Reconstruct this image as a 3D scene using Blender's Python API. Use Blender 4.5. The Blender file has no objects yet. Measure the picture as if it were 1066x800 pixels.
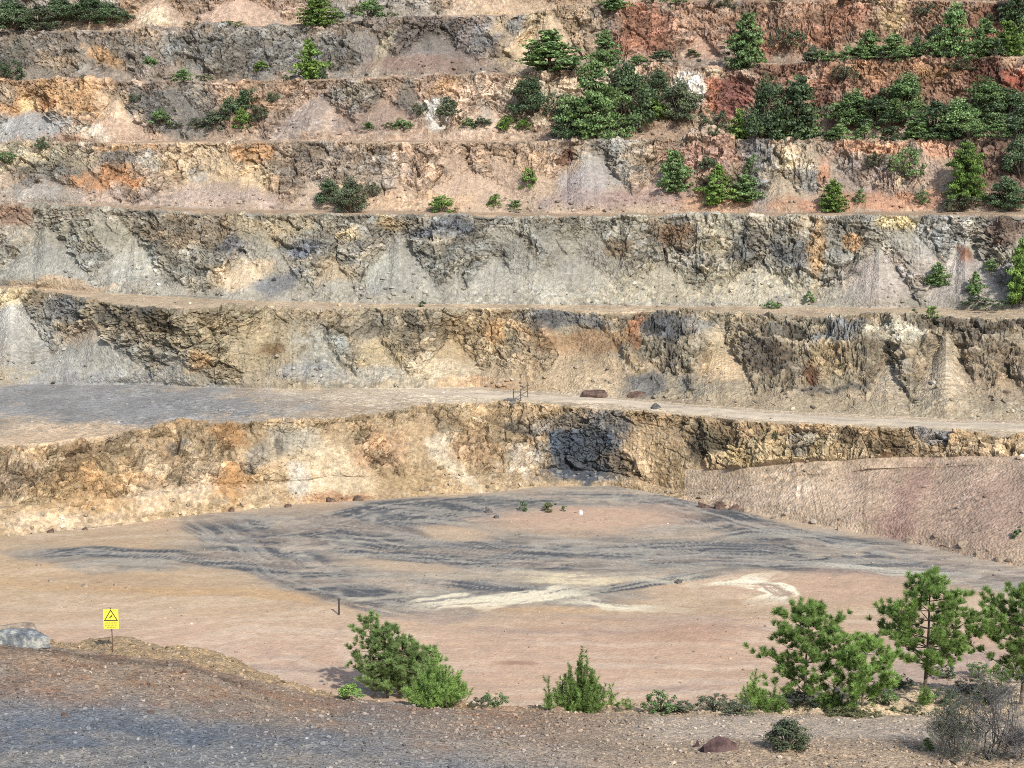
import bpy, math, random
import numpy as np
from mathutils import Vector, Matrix

# ------------------------------------------------------------------ camera, sky, sun, exposure
S = bpy.context.scene
COL = S.collection
F_PX = 1690.0            # focal length in photograph pixels (photograph 1066 x 800)
PITCH = math.atan(250.0 / F_PX)
CAM_Z = 30.0
cam = bpy.data.cameras.new("camera"); cam_o = bpy.data.objects.new("camera", cam); COL.objects.link(cam_o)
cam_o.location = (0, 0, CAM_Z); cam_o.rotation_euler = (math.pi / 2 - PITCH, 0, 0)
cam.sensor_width = 36.0; cam.lens = 36.0 * F_PX / 1066.0
cam.clip_start = 0.5; cam.clip_end = 3000
S.camera = cam_o

SUN_EL, SUN_AZ = math.radians(39), math.radians(27)     # azimuth: how far right of "behind the camera"
w = bpy.data.worlds.new("World"); S.world = w; w.use_nodes = True
nt = w.node_tree; bg = nt.nodes['Background']
sky = nt.nodes.new('ShaderNodeTexSky'); sky.sky_type = 'NISHITA'; sky.sun_disc = False
sky.sun_elevation = SUN_EL; sky.air_density = 1.0; sky.dust_density = 2.0; sky.ozone_density = 1.0
to_sun = Vector((math.sin(SUN_AZ) * math.cos(SUN_EL), -math.cos(SUN_AZ) * math.cos(SUN_EL), math.sin(SUN_EL)))
sky.sun_rotation = math.atan2(to_sun.x, to_sun.y)
nt.links.new(sky.outputs[0], bg.inputs[0]); bg.inputs[1].default_value = 0.15
sl = bpy.data.lights.new("sun", 'SUN'); sl.energy = 3.7; sl.angle = math.radians(0.9); sl.color = (1, .955, .88)
so = bpy.data.objects.new("sun", sl); COL.objects.link(so); so.location = (60, -60, 90)
so.rotation_euler = to_sun.to_track_quat('Z', 'Y').to_euler()
S.view_settings.view_transform = 'Standard'; S.view_settings.look = 'None'
S.view_settings.gamma = 1.0; S.view_settings.exposure = 0.47
S.view_settings.use_curve_mapping = False
S.render.engine = 'CYCLES'
S.cycles.max_bounces = 4; S.cycles.diffuse_bounces = 2; S.cycles.glossy_bounces = 1
S.cycles.transmission_bounces = 1; S.cycles.transparent_max_bounces = 4
S.cycles.use_denoising = False
S.cycles.pixel_filter_type = 'BLACKMAN_HARRIS'; S.cycles.filter_width = .95

# ------------------------------------------------------------------ numpy noise
def _h(ix, iy, iz, seed):
    h = (ix.astype(np.uint32) * np.uint32(374761393)) ^ (iy.astype(np.uint32) * np.uint32(668265263)) ^ (iz.astype(np.uint32) * np.uint32(2147483647 - 58)) ^ np.uint32(seed * 7919 + 13)
    h = (h ^ (h >> np.uint32(13))) * np.uint32(1274126177)
    h ^= h >> np.uint32(16); h *= np.uint32(2246822519); h ^= h >> np.uint32(13)
    return h
def _u(h): return (h & np.uint32(0xffffff)).astype(np.float32) / np.float32(0xffffff)
def vnoise(x, y, z, seed=0):
    x0 = np.floor(x); y0 = np.floor(y); z0 = np.floor(z)
    fx = (x - x0).astype(np.float32); fy = (y - y0).astype(np.float32); fz = (z - z0).astype(np.float32)
    fx = fx * fx * (3 - 2 * fx); fy = fy * fy * (3 - 2 * fy); fz = fz * fz * (3 - 2 * fz)
    ix = x0.astype(np.int64); iy = y0.astype(np.int64); iz = z0.astype(np.int64)
    def c(a, b, d): return _u(_h(ix + a, iy + b, iz + d, seed))
    r = 0
    for d, wz in ((0, 1 - fz), (1, fz)):
        a = c(0, 0, d) * (1 - fx) + c(1, 0, d) * fx
        b = c(0, 1, d) * (1 - fx) + c(1, 1, d) * fx
        r = r + wz * (a * (1 - fy) + b * fy)
    return r * 2 - 1
def fbm(x, y, z, s, octv=4, seed=0, gain=.5):
    r = 0; a = 1; n = 0
    for i in range(octv):
        k = 2.03 ** i / s
        r = r + a * vnoise(x * k + 17.3 * i, y * k, z * k + 5.1 * i, seed + i); n += a; a *= gain
    return r / n
def ridged(x, y, z, s, octv=3, seed=0):
    r = 0; a = 1; n = 0
    for i in range(octv):
        k = 2.1 ** i / s
        r = r + a * (1 - 2 * np.abs(vnoise(x * k, y * k, z * k, seed + i))); n += a; a *= .5
    return r / n
def voro(x, y, z, seed=0):
    """nearest cell: returns F1, F2, cell hash, vector to the centre"""
    bx = np.floor(x - .5); by = np.floor(y - .5); bz = np.floor(z - .5)
    f1 = np.full(x.shape, 9., np.float32); f2 = f1.copy(); hid = np.zeros(x.shape, np.uint32)
    vx = np.zeros(x.shape, np.float32); vy = vx.copy(); vz = vx.copy()
    for a in (0, 1):
        for b in (0, 1):
            for c in (0, 1):
                cx = bx + a; cy = by + b; cz = bz + c
                h = _h(cx.astype(np.int64), cy.astype(np.int64), cz.astype(np.int64), seed)
                jx = _u(h); jy = _u(h * np.uint32(1664525) + np.uint32(7)); jz = _u(h * np.uint32(22695477) + np.uint32(3))
                dx = x - (cx + .15 + .7 * jx); dy = y - (cy + .15 + .7 * jy); dz = z - (cz + .15 + .7 * jz)
                d = np.sqrt(dx * dx + dy * dy + dz * dz).astype(np.float32)
                n = d < f1
                f2 = np.where(n, f1, np.minimum(f2, d))
                f1 = np.where(n, d, f1); hid = np.where(n, h, hid)
                vx = np.where(n, dx, vx); vy = np.where(n, dy, vy); vz = np.where(n, dz, vz)
    return f1, f2, hid, vx, vy, vz
def sstep(a, b, x):
    t = np.clip((x - a) / (b - a), 0, 1); return t * t * (3 - 2 * t)
def lin(c):
    c = np.asarray(c, float) / 255.
    return np.where(c <= .04045, c / 12.92, ((c + .055) / 1.055) ** 2.4)

# ------------------------------------------------------------------ photograph <-> place
cp, sp = math.cos(PITCH), math.sin(PITCH)
def slope(py):                    # dz/dy of the sight line through row py
    Y = 400. - py
    return (Y * cp - F_PX * sp) / (Y * sp + F_PX * cp)
def row_of(d, z):
    m = (z - CAM_Z) / d
    Y = F_PX * (m * cp + sp) / (cp - m * sp)
    return 400. - Y
def x_of(px, d, z):
    Y = 400. - row_of(d, z)
    return d * (px - 533.) / (F_PX * cp + Y * sp)
def px_of(x, d, z):
    Y = 400. - row_of(d, z)
    return 533. + x / d * (F_PX * cp + Y * sp)

# ------------------------------------------------------------------ columns
cols = np.concatenate([np.arange(-420, -20, 8.), np.arange(-20, 1086, 1.0), np.arange(1086, 1500, 8.)])
NC = len(cols)
rs = np.random.RandomState(4)
def I(pts):
    a = np.array(pts, float); return np.interp(cols, a[:, 0], a[:, 1])
def wob(amp, s, seed):
    x = cols / s
    z = np.zeros_like(x)
    return amp * fbm(x / 1.6, z + .37, z + .71, 1., 2, seed)

# control lines, near to far.  each: d(px), z(px)
def dz_from(py, d): return d, CAM_Z + d * slope(py)
def d_at_z(py, z): return (z - CAM_Z) / slope(py), z + 0 * cols

L = []          # list of (name, d, z, rows to reach it from the previous, kind)
crestF = I([(-400, 664), (0, 668), (60, 673), (117, 681), (190, 687), (260, 708), (300, 718), (350, 729), (450, 738), (540, 741), (660, 744), (740, 744), (1066, 746), (1500, 748)]) + wob(2.0, 30, 1)
dF4 = I([(-400, 57), (250, 57), (500, 58), (800, 60), (1500, 61)])
dF2 = I([(-400, 43), (300, 43), (800, 47), (1500, 47)])
midF = I([(-400, 738), (400, 768), (600, 778), (700, 786), (760, 781), (1000, 784), (1500, 784)]) + wob(3, 60, 2)
dF3 = I([(-400, 49.5), (400, 49.5), (760, 51.5), (1500, 52)])
L.append(('hill', 2.5 + 0 * cols, 28.2 + 0 * cols, 1, 'fore'))
L.append(('hill', 12 + 0 * cols, 22.9 + 0 * cols, 4, 'fore'))
L.append(('hill', 27 + 0 * cols, 16.8 + 0 * cols, 8, 'fore'))
d, z = dz_from(I([(-400, 835), (1500, 835)]), dF2); L.append(('F2', d, z, 16, 'fore'))
d, z = dz_from(midF, dF3); L.append(('F3', d, z, 70, 'fore'))
d, z = dz_from(crestF, dF4); L.append(('F4', d, z, 66, 'fore'))
moundY = I([(-400, 650), (0, 662), (60, 670), (78, 669), (100, 664), (140, 665), (175, 671), (220, 679), (260, 692), (285, 709), (300, 717), (350, 727), (450, 735), (660, 738), (760, 735), (850, 722), (900, 713), (1500, 708)]) + wob(1.5, 25, 3)
dF5 = dF4 + I([(-400, 3.5), (260, 3.5), (400, 3.0), (700, 4), (850, 6), (1500, 7)])
d, z = dz_from(moundY, dF5); L.append(('F5', d, z, 22, 'mound'))
L.append(('F6', dF5 + 14, 0.0 + 0 * cols, 26, 'drop'))
toe1Y = I([(-400, 575), (0, 560), (130, 546), (300, 526), (400, 519), (480, 514), (560, 506), (640, 508), (700, 519), (770, 531), (860, 549), (960, 569), (1066, 592), (1500, 640)]) + wob(3, 40, 5)
d, z = d_at_z(toe1Y, 0.0); L.append(('toe1', d, z, 250, 'floor'))
toe1d = d
talY = I([(-400, 540), (0, 530), (300, 505), (480, 498), (560, 492), (640, 494), (700, 513), (740, 514), (830, 500), (950, 491), (1066, 487), (1500, 480)])
rt = sstep(680, 800, cols)
tald = toe1d + 1.5 * (1 - rt) + 9.2 * rt * sstep(700, 1066, cols) + .8 * rt
d, z = dz_from(talY, tald); L.append(('tal', d, z, 60, 'wall1'))
crest1Y = I([(-400, 480), (0, 467), (60, 462), (130, 452), (200, 442), (300, 440), (380, 432), (430, 426), (520, 419), (600, 424), (700, 432), (800, 440), (900, 447), (1066, 456), (1500, 470)]) + wob(3.2, 35, 6)
z1 = I([(-400, 5.6), (0, 5.8), (300, 6.2), (700, 6.4), (1066, 6.9), (1500, 6.9)])
d, z = d_at_z(crest1Y, 0.); d = (z1 - CAM_Z) / slope(crest1Y); L.append(('crest1', d, z1, 90, 'wall1'))
toe2Y = I([(-400, 400), (0, 401), (150, 401), (300, 406), (400, 405), (500, 404), (600, 411), (700, 420), (800, 428), (900, 433), (1066, 440), (1500, 455)]) + wob(2, 30, 7)
z2 = z1 + .25
L.append(('toe2', (z2 - CAM_Z) / slope(toe2Y), z2, 62, 'bench1'))
crest2Y = I([(-400, 302), (0, 303), (50, 306), (90, 312), (130, 319), (200, 323), (300, 323), (400, 321), (500, 321), (600, 324), (700, 326), (800, 328), (900, 331), (1066, 333), (1500, 340)]) + wob(2.4, 30, 8)
z3 = I([(-400, 14.5), (0, 14.4), (300, 13.6), (700, 13.6), (1066, 14.3), (1500, 14.3)])
L.append(('crest2', (z3 - CAM_Z) / slope(crest2Y), z3, 112, 'wall2'))
toe3Y = I([(-400, 297), (0, 299), (120, 306), (200, 311), (300, 315), (400, 317), (600, 318), (800, 320), (1066, 323), (1500, 330)]) + wob(1, 30, 9)
z4 = z3 + .15
L.append(('toe3', (z4 - CAM_Z) / slope(toe3Y), z4, 16, 'bench2'))
d3 = L[-1][1]
crest3Y = I([(-400, 214), (0, 216), (100, 216), (200, 221), (300, 223), (400, 223), (500, 225), (600, 226), (800, 225), (1066, 224), (1500, 222)]) + wob(1.0, 30, 10)
d, z = dz_from(crest3Y, d3 + 6.5); L.append(('crest3', d, z, 105, 'wall3'))
d, z = dz_from(crest3Y - 3.5 - wob(1.0, 50, 11), d + 4.5); L.append(('toe4', d, z, 10, 'bench3'))
crest4Y = I([(-400, 150), (0, 151), (150, 149), (250, 147), (400, 148), (600, 147), (705, 145), (725, 137), (735, 133), (748, 139), (765, 146), (800, 147), (1066, 147), (1500, 147)]) + wob(1.0, 30, 12)
d, z = dz_from(crest4Y, d + 6.5); L.append(('crest4', d, z, 92, 'wall4'))
d, z = dz_from(crest4Y - .5, d + 4.5); L.append(('toe5', d, z, 10, 'bench4'))
crest5Y = I([(-400, 86), (0, 85), (60, 82), (100, 85), (250, 85), (400, 80), (540, 76), (640, 72), (690, 70), (720, 72), (760, 70), (800, 66), (860, 64), (960, 61), (1030, 59), (1066, 59), (1500, 58)]) + wob(1.2, 30, 13)
d, z = dz_from(crest5Y, d + 5.5); L.append(('crest5', d, z, 80, 'wall5'))
L.append(('toe6', d + 4.5, z + .1, 10, 'bench5')); d = d + 4.5
crest6Y = I([(-400, 35), (0, 33), (140, 31), (250, 28), (400, 21), (430, 17), (530, 14), (600, 8), (680, 4), (750, 2), (1066, 1), (1500, 0)]) + wob(1.2, 30, 14)
d, z = dz_from(crest6Y, d + 5.5); L.append(('crest6', d, z, 74, 'wall6'))
L.append(('toe7', d + 4.5, z + .1, 8, 'bench6')); d = d + 4.5
d, z = dz_from(crest6Y - 62, d + 5.5); L.append(('crest7', d, z, 62, 'wall7'))
L.append(('toe8', d + 5, z + .1, 6, 'bench7'))
L.append(('crest8', d + 12, z + 8, 16, 'wall8'))
L.append(('top', d + 60, z + 16, 12, 'top'))
L.append(('top', d + 400, z + 30, 10, 'top'))

KINDS = ['fore', 'mound', 'drop', 'floor', 'wall1', 'bench1', 'wall2', 'bench2', 'wall3', 'bench3', 'wall4', 'bench4', 'wall5', 'bench5', 'wall6', 'bench6', 'wall7', 'bench7', 'wall8', 'top']
KI = {k: i for i, k in enumerate(KINDS)}
TAU = {'wall1': .12, 'wall2': .30, 'wall3': .40, 'wall4': .34, 'wall5': .28, 'wall6': .24, 'wall7': .3, 'wall8': .3}
CONES = {'wall1': [(40, .42, 60), (128, .6, 30), (165, .78, 36), (215, .86, 38), (345, .86, 50), (482, .62, 36), (665, .5, 22), (830, .35, 60), (905, .3, 40)],
 'wall2': [(12, .92, 60), (100, .66, 70), (185, .35, 40), (336, .5, 34), (400, .38, 36), (470, .58, 44), (600, .5, 66), (755, .62, 42), (840, .25, 40), (925, .5, 28), (985, .80, 44), (1050, .35, 40)],
 'wall3': [(50, .74, 56), (140, .66, 44), (255, .5, 36), (350, .46, 28), (415, .74, 50), (520, .5, 50), (600, .55, 66), (690, .45, 50), (790, .45, 56), (915, .66, 44), (1005, .72, 50)],
 'wall4': [(50, .36, 70), (215, .56, 70), (262, .5, 30), (330, .4, 44), (490, .56, 76), (612, .88, 60), (690, .55, 44), (815, .55, 28), (905, .36, 50), (980, .34, 50)],
 'wall5': [(30, .6, 50), (122, .76, 36), (330, .74, 56), (402, .64, 50), (505, .5, 50), (600, .3, 50), (900, .3, 60)],
 'wall6': [(95, .3, 30), (450, .66, 66), (572, .95, 44), (728, .5, 30), (900, .35, 60)], 'wall7': [(165, .6, 40), (250, .5, 60), (520, .8, 60)]}
def cones(kind):
    best = np.full(NC, -9.); th = cols * 0.; cc_ = np.full(NC, 0.)
    for cx, ap, w_ in CONES.get(kind, []):
        v_ = ap * (1 - np.abs((cols - cx) / w_) ** 1.15)
        m = v_ > best; best = np.where(m, v_, best); cc_ = np.where(m, cx, cc_)
    return np.clip(best, 0, 1), cc_
rows_c, rows_cx = [cols * 0], [cols * 0]
rows_d, rows_z, rows_k, rows_s, rows_tau = [L[0][1]], [L[0][2]], [0], [0.], [0 * cols]
for i in range(1, len(L)):
    nm, d1, z1_, n, kind = L[i]; d0, z0 = L[i - 1][1], L[i - 1][2]
    iswall = kind.startswith('wall')
    if iswall:
        cn, ccx = cones(kind)
        tau = np.clip(np.maximum(.12 + .30 * fbm(cols / 40., cols * 0 + KI[kind] * 3.3, cols * 0 + .2, 1., 3, 40), cn), .03, .93)
        if nm == 'crest1': tau = 0 * cols + .02
        if nm == 'tal': tau = 0 * cols + .99
    else: tau = 0 * cols; cn = ccx = 0 * cols
    for k in range(1, n + 1):
        t = k / n
        if iswall:
            a = np.clip(tau * 1.45, .1, .9); 
            if nm == 'tal': g = t + 0 * cols
            else: g = np.where(t < tau, a * t / np.maximum(tau, 1e-3), a + (1 - a) * (t - tau) / (1 - tau + 1e-6))
            dd = d0 + (d1 - d0) * g; zz = z0 + (z1_ - z0) * t
        elif kind == 'floor':
            inv = (1 / d0) * (1 - t) + (1 / d1) * t; dd = 1 / inv; zz = z0 + (z1_ - z0) * t
        else:
            dd = d0 + (d1 - d0) * t; zz = z0 + (z1_ - z0) * t
        rows_d.append(dd); rows_z.append(zz); rows_k.append(KI[kind]); rows_s.append(t if nm != 'tal' else t * .3)
        rows_tau.append(tau); rows_c.append(cn); rows_cx.append(ccx)
D = np.array(rows_d); Z = np.array(rows_z); K = np.array(rows_k); Srow = np.array(rows_s); TA = np.array(rows_tau)
NR = D.shape[0]; CN = np.array(rows_c); CX = np.array(rows_cx)
PX = np.broadcast_to(cols, D.shape)
X = x_of(PX, D, Z)
PY = row_of(D, Z)                 # nominal row of the photograph, used only to lay out rock zones on the surface
print('grid', D.shape)

# soften the corners of the profile a little (three rows)
for _ in range(2):
    D[1:-1] = .25 * D[:-2] + .5 * D[1:-1] + .25 * D[2:]; Z[1:-1] = .25 * Z[:-2] + .5 * Z[1:-1] + .25 * Z[2:]
X = x_of(PX, D, Z)

def normals(X, D, Z):
    gu = [np.gradient(a, axis=1) for a in (X, D, Z)]; gv = [np.gradient(a, axis=0) for a in (X, D, Z)]
    nx = gu[1] * gv[2] - gu[2] * gv[1]; ny = gu[2] * gv[0] - gu[0] * gv[2]; nz = gu[0] * gv[1] - gu[1] * gv[0]
    l = np.sqrt(nx * nx + ny * ny + nz * nz) + 1e-9
    return nx / l, ny / l, nz / l
nx, ny, nz = normals(X, D, Z)
kk = np.broadcast_to(K[:, None], D.shape); ss = np.broadcast_to(Srow[:, None], D.shape)
wallm = (kk >= 4) & (kk % 2 == 0) & (kk < 19)
benchm = (kk >= 5) & (kk % 2 == 1) & (kk < 19)

# ---------------- relief
f = np.float32
x_, y_, z_ = X.astype(f), D.astype(f), Z.astype(f)
disp = np.zeros(D.shape, f); cellv = np.zeros(D.shape, f); crev = np.zeros(D.shape, f); stonev = np.zeros(D.shape, f)
Wm = wallm | benchm
xs, ys, zs = x_[Wm], y_[Wm], z_[Wm]
low = fbm(xs, ys * .3, zs * .6, 9., 3, 50)
edge = fbm(xs, ys, zs, 2.2, 3, 51)
rock = sstep(-.06, .10, ss[Wm] - TA[Wm] + (.26 * edge + .10 * low) * (1 - .55 * sstep(.1, .4, CN[Wm]))) * wallm[Wm]
conem = sstep(.08, .3, CN[Wm]) * sstep(.0, .12, CN[Wm] - ss[Wm] + .05)
rock = np.maximum(rock, sstep(.22, .34, fbm(xs, ys * .5, zs * 1.4, 3.4, 3, 57)) * sstep(.1, .25, ss[Wm]) * wallm[Wm] * .8 * (1 - conem))
# smooth scree chutes that run right up through some of the rock
ch = fbm(xs + .8 * zs, ys * 0, zs * .25, 5.5, 2, 52)
rock = rock * (1 - .8 * sstep(.32, .42, ch) * sstep(1., .7, ss[Wm]))
thn = (PX[Wm] - CX[Wm]) / (CN[Wm] - ss[Wm] + .35).clip(.2, 2)
rad = fbm(thn / 9., KI['wall1'] + ys * .02, ss[Wm] * 1.2, 1., 4, 160, .6)
rock[(kk[Wm] == 4) & (PX[Wm] > 705) & (ss[Wm] <= .3)] = 0
fade = sstep(0, .05, ss[Wm]) * wallm[Wm]
def brk_(a, b, c): return ridged(a + .3 * c, b, c * 1.1, .5, 3, 56)
gul = ridged(xs, ys * .3, zs * .35, 2.6, 3, 53)
d_r = .55 * gul
v = voro(xs / 2.2 + .6 * edge, ys / 2.2, zs / 1.5 + .3 * xs / 2.3 + .5 * low, 60)
u1 = _u(v[2]); 
d_r += (u1 - .5) * .62 + (_u(v[2] * np.uint32(77)) - .5) * 1.2 * v[3] + (_u(v[2] * np.uint32(991)) - .3) * 1.0 * v[5]
dipa = .6 + .5 * low; ua = xs * np.cos(dipa) + zs * np.sin(dipa); wa_ = -xs * np.sin(dipa) + zs * np.cos(dipa)
vb_ = voro(ua / 1.9 + .4 * edge, ys / 1.2, wa_ / .42 + .4 * edge, 65); ubd = _u(vb_[2]); d_r += (ubd - .5) * .34
v2 = voro(xs / .95 + .45 * gul + .3 * edge, ys / .95, zs / .65 - .3 * xs + .5 * edge, 61)
d_r += .16 * brk_(xs, ys, zs)
u2 = _u(v2[2])
d_r += (u2 - .5) * .34 + ((_u(v2[2] * np.uint32(77)) - .5) * .7 * v2[3] + (_u(v2[2] * np.uint32(991)) - .3) * .6 * v2[5]) * .8
v3 = voro(xs / .34, ys / .34, zs / .28, 62); u3 = _u(v3[2])
d_r += (u3 - .5) * .20
d_r -= .16 * sstep(.10, .0, v[1] - v[0]) + .10 * sstep(.14, .0, v2[1] - v2[0])
# loose scree: down-slope runs plus stones
run = fbm(xs + .5 * edge, ys * .3, zs * .32, 1.5, 4, 54)
brk = ridged(xs + .4 * edge, ys, zs * 1.2, .75, 3, 58); brkm = sstep(-.35, .25, fbm(xs, ys, zs, 4.5, 3, 59))
vs = voro(xs / .38, ys / .38, zs / .38, 63); us = _u(vs[2])
coarse = sstep(-.15, .45, fbm(xs, ys, zs, 6., 2, 55) + .5 * (.45 - ss[Wm])) 
st = np.where(us > .45, np.clip(.46 - vs[0], 0, 1) * 1.5, 0) * coarse
vb = voro(xs / 1.1, ys / 1.1, zs / 1.1, 64); ub = _u(vb[2])
st += np.where(ub > .86, np.clip(.36 - vb[0], 0, 1) * 1.6, 0) * coarse
st = st * (1 - .75 * conem) * np.where(benchm[Wm], .25, 1.) * np.where((kk[Wm] == 4) & (PX[Wm] > 700) & (ss[Wm] <= .3), .15, 1.)
pk = np.where((kk[Wm] == 4) & (PX[Wm] > 712) & (ss[Wm] <= .3), .14, 1.)
d_t = pk * (.20 * run * (1 - conem) + .05 * (u3 - .5) + (.03 + .15 * brkm) * brk * (1 - .7 * conem)) + .30 * st + conem * (.08 * rad + .9 * np.clip(CN[Wm] - ss[Wm], 0, .5))
bump_b = .05 * run + .22 * st * .5
dd_ = np.where(wallm[Wm], fade * .85 * low + rock * .90 * d_r * sstep(1.0, .93, ss[Wm] * .97) * fade + (1 - rock) * d_t * sstep(0, .1, ss[Wm]), bump_b)
disp[Wm] = dd_
rockA = np.zeros(D.shape, f); rockA[Wm] = rock
cell = np.zeros_like(xs); cell = rock * ((u1 - .5) * .5 + (u2 - .5) * .8 + (u3 - .5) * .5) + (1 - rock) * ((us - .5) * .8 * coarse + run * .35 + brk * .22 * brkm + .25 * edge)
veinn = 1 - np.abs(fbm(xs + .6 * zs, ys * .4, zs - .25 * xs, 1.6, 4, 150, .6)) * 6
tone = fbm(xs, ys, zs * 1.6, 3.2, 4, 155, .6)
cell = cell * 1.25 + rock * (ubd - .5) * .45 + conem * (.34 * rad + .08) + .60 * tone * (.5 + .5 * rock) - .45 * np.clip(veinn, 0, 1) * rock * (tone < .1) + .35 * np.clip(veinn, 0, 1) * rock * (tone > .12)
cellv[Wm] = cell
hue = np.zeros(D.shape, f); hue[Wm] = rock * (_u(v[2] * np.uint32(31)) - .5 + _u(v2[2] * np.uint32(17)) - .5) + (1 - rock) * (_u(vs[2] * np.uint32(19)) - .5) * coarse
stonev[Wm] = np.where(wallm[Wm], (1 - rock), .4) * (st > .06)
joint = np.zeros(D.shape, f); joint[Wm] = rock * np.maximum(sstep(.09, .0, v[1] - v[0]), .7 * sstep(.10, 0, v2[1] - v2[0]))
del v, v2, v3, vs, vb
# foreground ledge and floor
Fm = ~Wm
xs, ys, zs = x_[Fm], y_[Fm], z_[Fm]; kf = kk[Fm]
soft = fbm(xs, ys, zs, 7., 4, 70); fine = fbm(xs, ys, zs, .9, 4, 71)
vg = voro(xs / .3, ys / .3, zs / .3, 72); ug = _u(vg[2])
stg = np.where(ug > .7, np.clip(.38 - vg[0], 0, 1), 0)
isf = (kf == KI['floor'])
disp[Fm] = np.where(isf, .16 * soft + .03 * fine, .16 * soft + .10 * fine + .10 * stg)
disp[Fm] += np.where(kf == KI['mound'], .25 * fine + .12 * stg, 0)
cellv[Fm] = np.where(isf, .16 * soft + .22 * fine, .35 * fine + (ug - .5) * .3)
hue[Fm] = np.where(isf, .5 * (ug - .5) + .4 * fine, (ug - .5) + .6 * fine)
del vg
X2 = X + nx * disp; D2 = D + ny * disp; Z2 = Z + nz * disp

# ---------------- rock and soil zones
warp1 = fbm(x_, y_, z_, 3.2, 4, 80); warp2 = fbm(x_, y_, z_, 3.0, 4, 90); wfine = fbm(x_, y_, z_, 1.7, 4, 95, .65)
warp3 = np.zeros(D.shape, f)
fl = (kk == KI['floor'])
QX = PX + np.where(wallm | benchm, 12, 20) * warp1
QY = PY + np.where(wallm | benchm, 10, 4) * warp2
fx, fy = x_[fl], y_[fl]
wa = fbm(fx, fy, fx * 0, 14., 4, 81); wb = fbm(fx, fy, fx * 0 + 3, 14., 4, 82)
QX[fl] = PX[fl] + 70 * wa; QY[fl] = PY[fl] + 14 * wb + 3 * fbm(fx, fy, fx * 0, 2.5, 4, 83)
C = np.zeros(D.shape + (3,), f)
BASE = {'fore': (156, 138, 122), 'mound': (172, 148, 110), 'drop': (170, 145, 118), 'floor': (188, 164, 138), 'wall1': (172, 146, 110), 'bench1': (186, 164, 138), 'wall2': (152, 138, 115), 'bench2': (186, 162, 132), 'wall3': (146, 141, 130), 'bench3': (172, 145, 118), 'wall4': (166, 144, 124), 'bench4': (172, 145, 118), 'wall5': (165, 138, 118), 'bench5': (165, 140, 115), 'wall6': (140, 124, 112), 'bench6': (165, 140, 115), 'wall7': (168, 142, 120), 'bench7': (165, 140, 115), 'wall8': (160, 138, 118), 'top': (120, 110, 85)}
for k_, c_ in BASE.items(): C[kk == KI[k_]] = lin(c_)
GREY=(137,135,130); LG=(156,153,147); DG=(96,95,92); BG=(84,92,106); OCH=(190,147,98); RUST=(158,108,66); TAN=(182,156,126); PINK=(178,148,130)
CREAM=(206,187,156); WHITE=(212,206,198); RED=(142,94,74); MAR=(94,62,52); PG=(136,120,114); YEL=(205,180,130); OLV=(142,130,104); DK=(72,70,66); BRN=(130,104,80)
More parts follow.
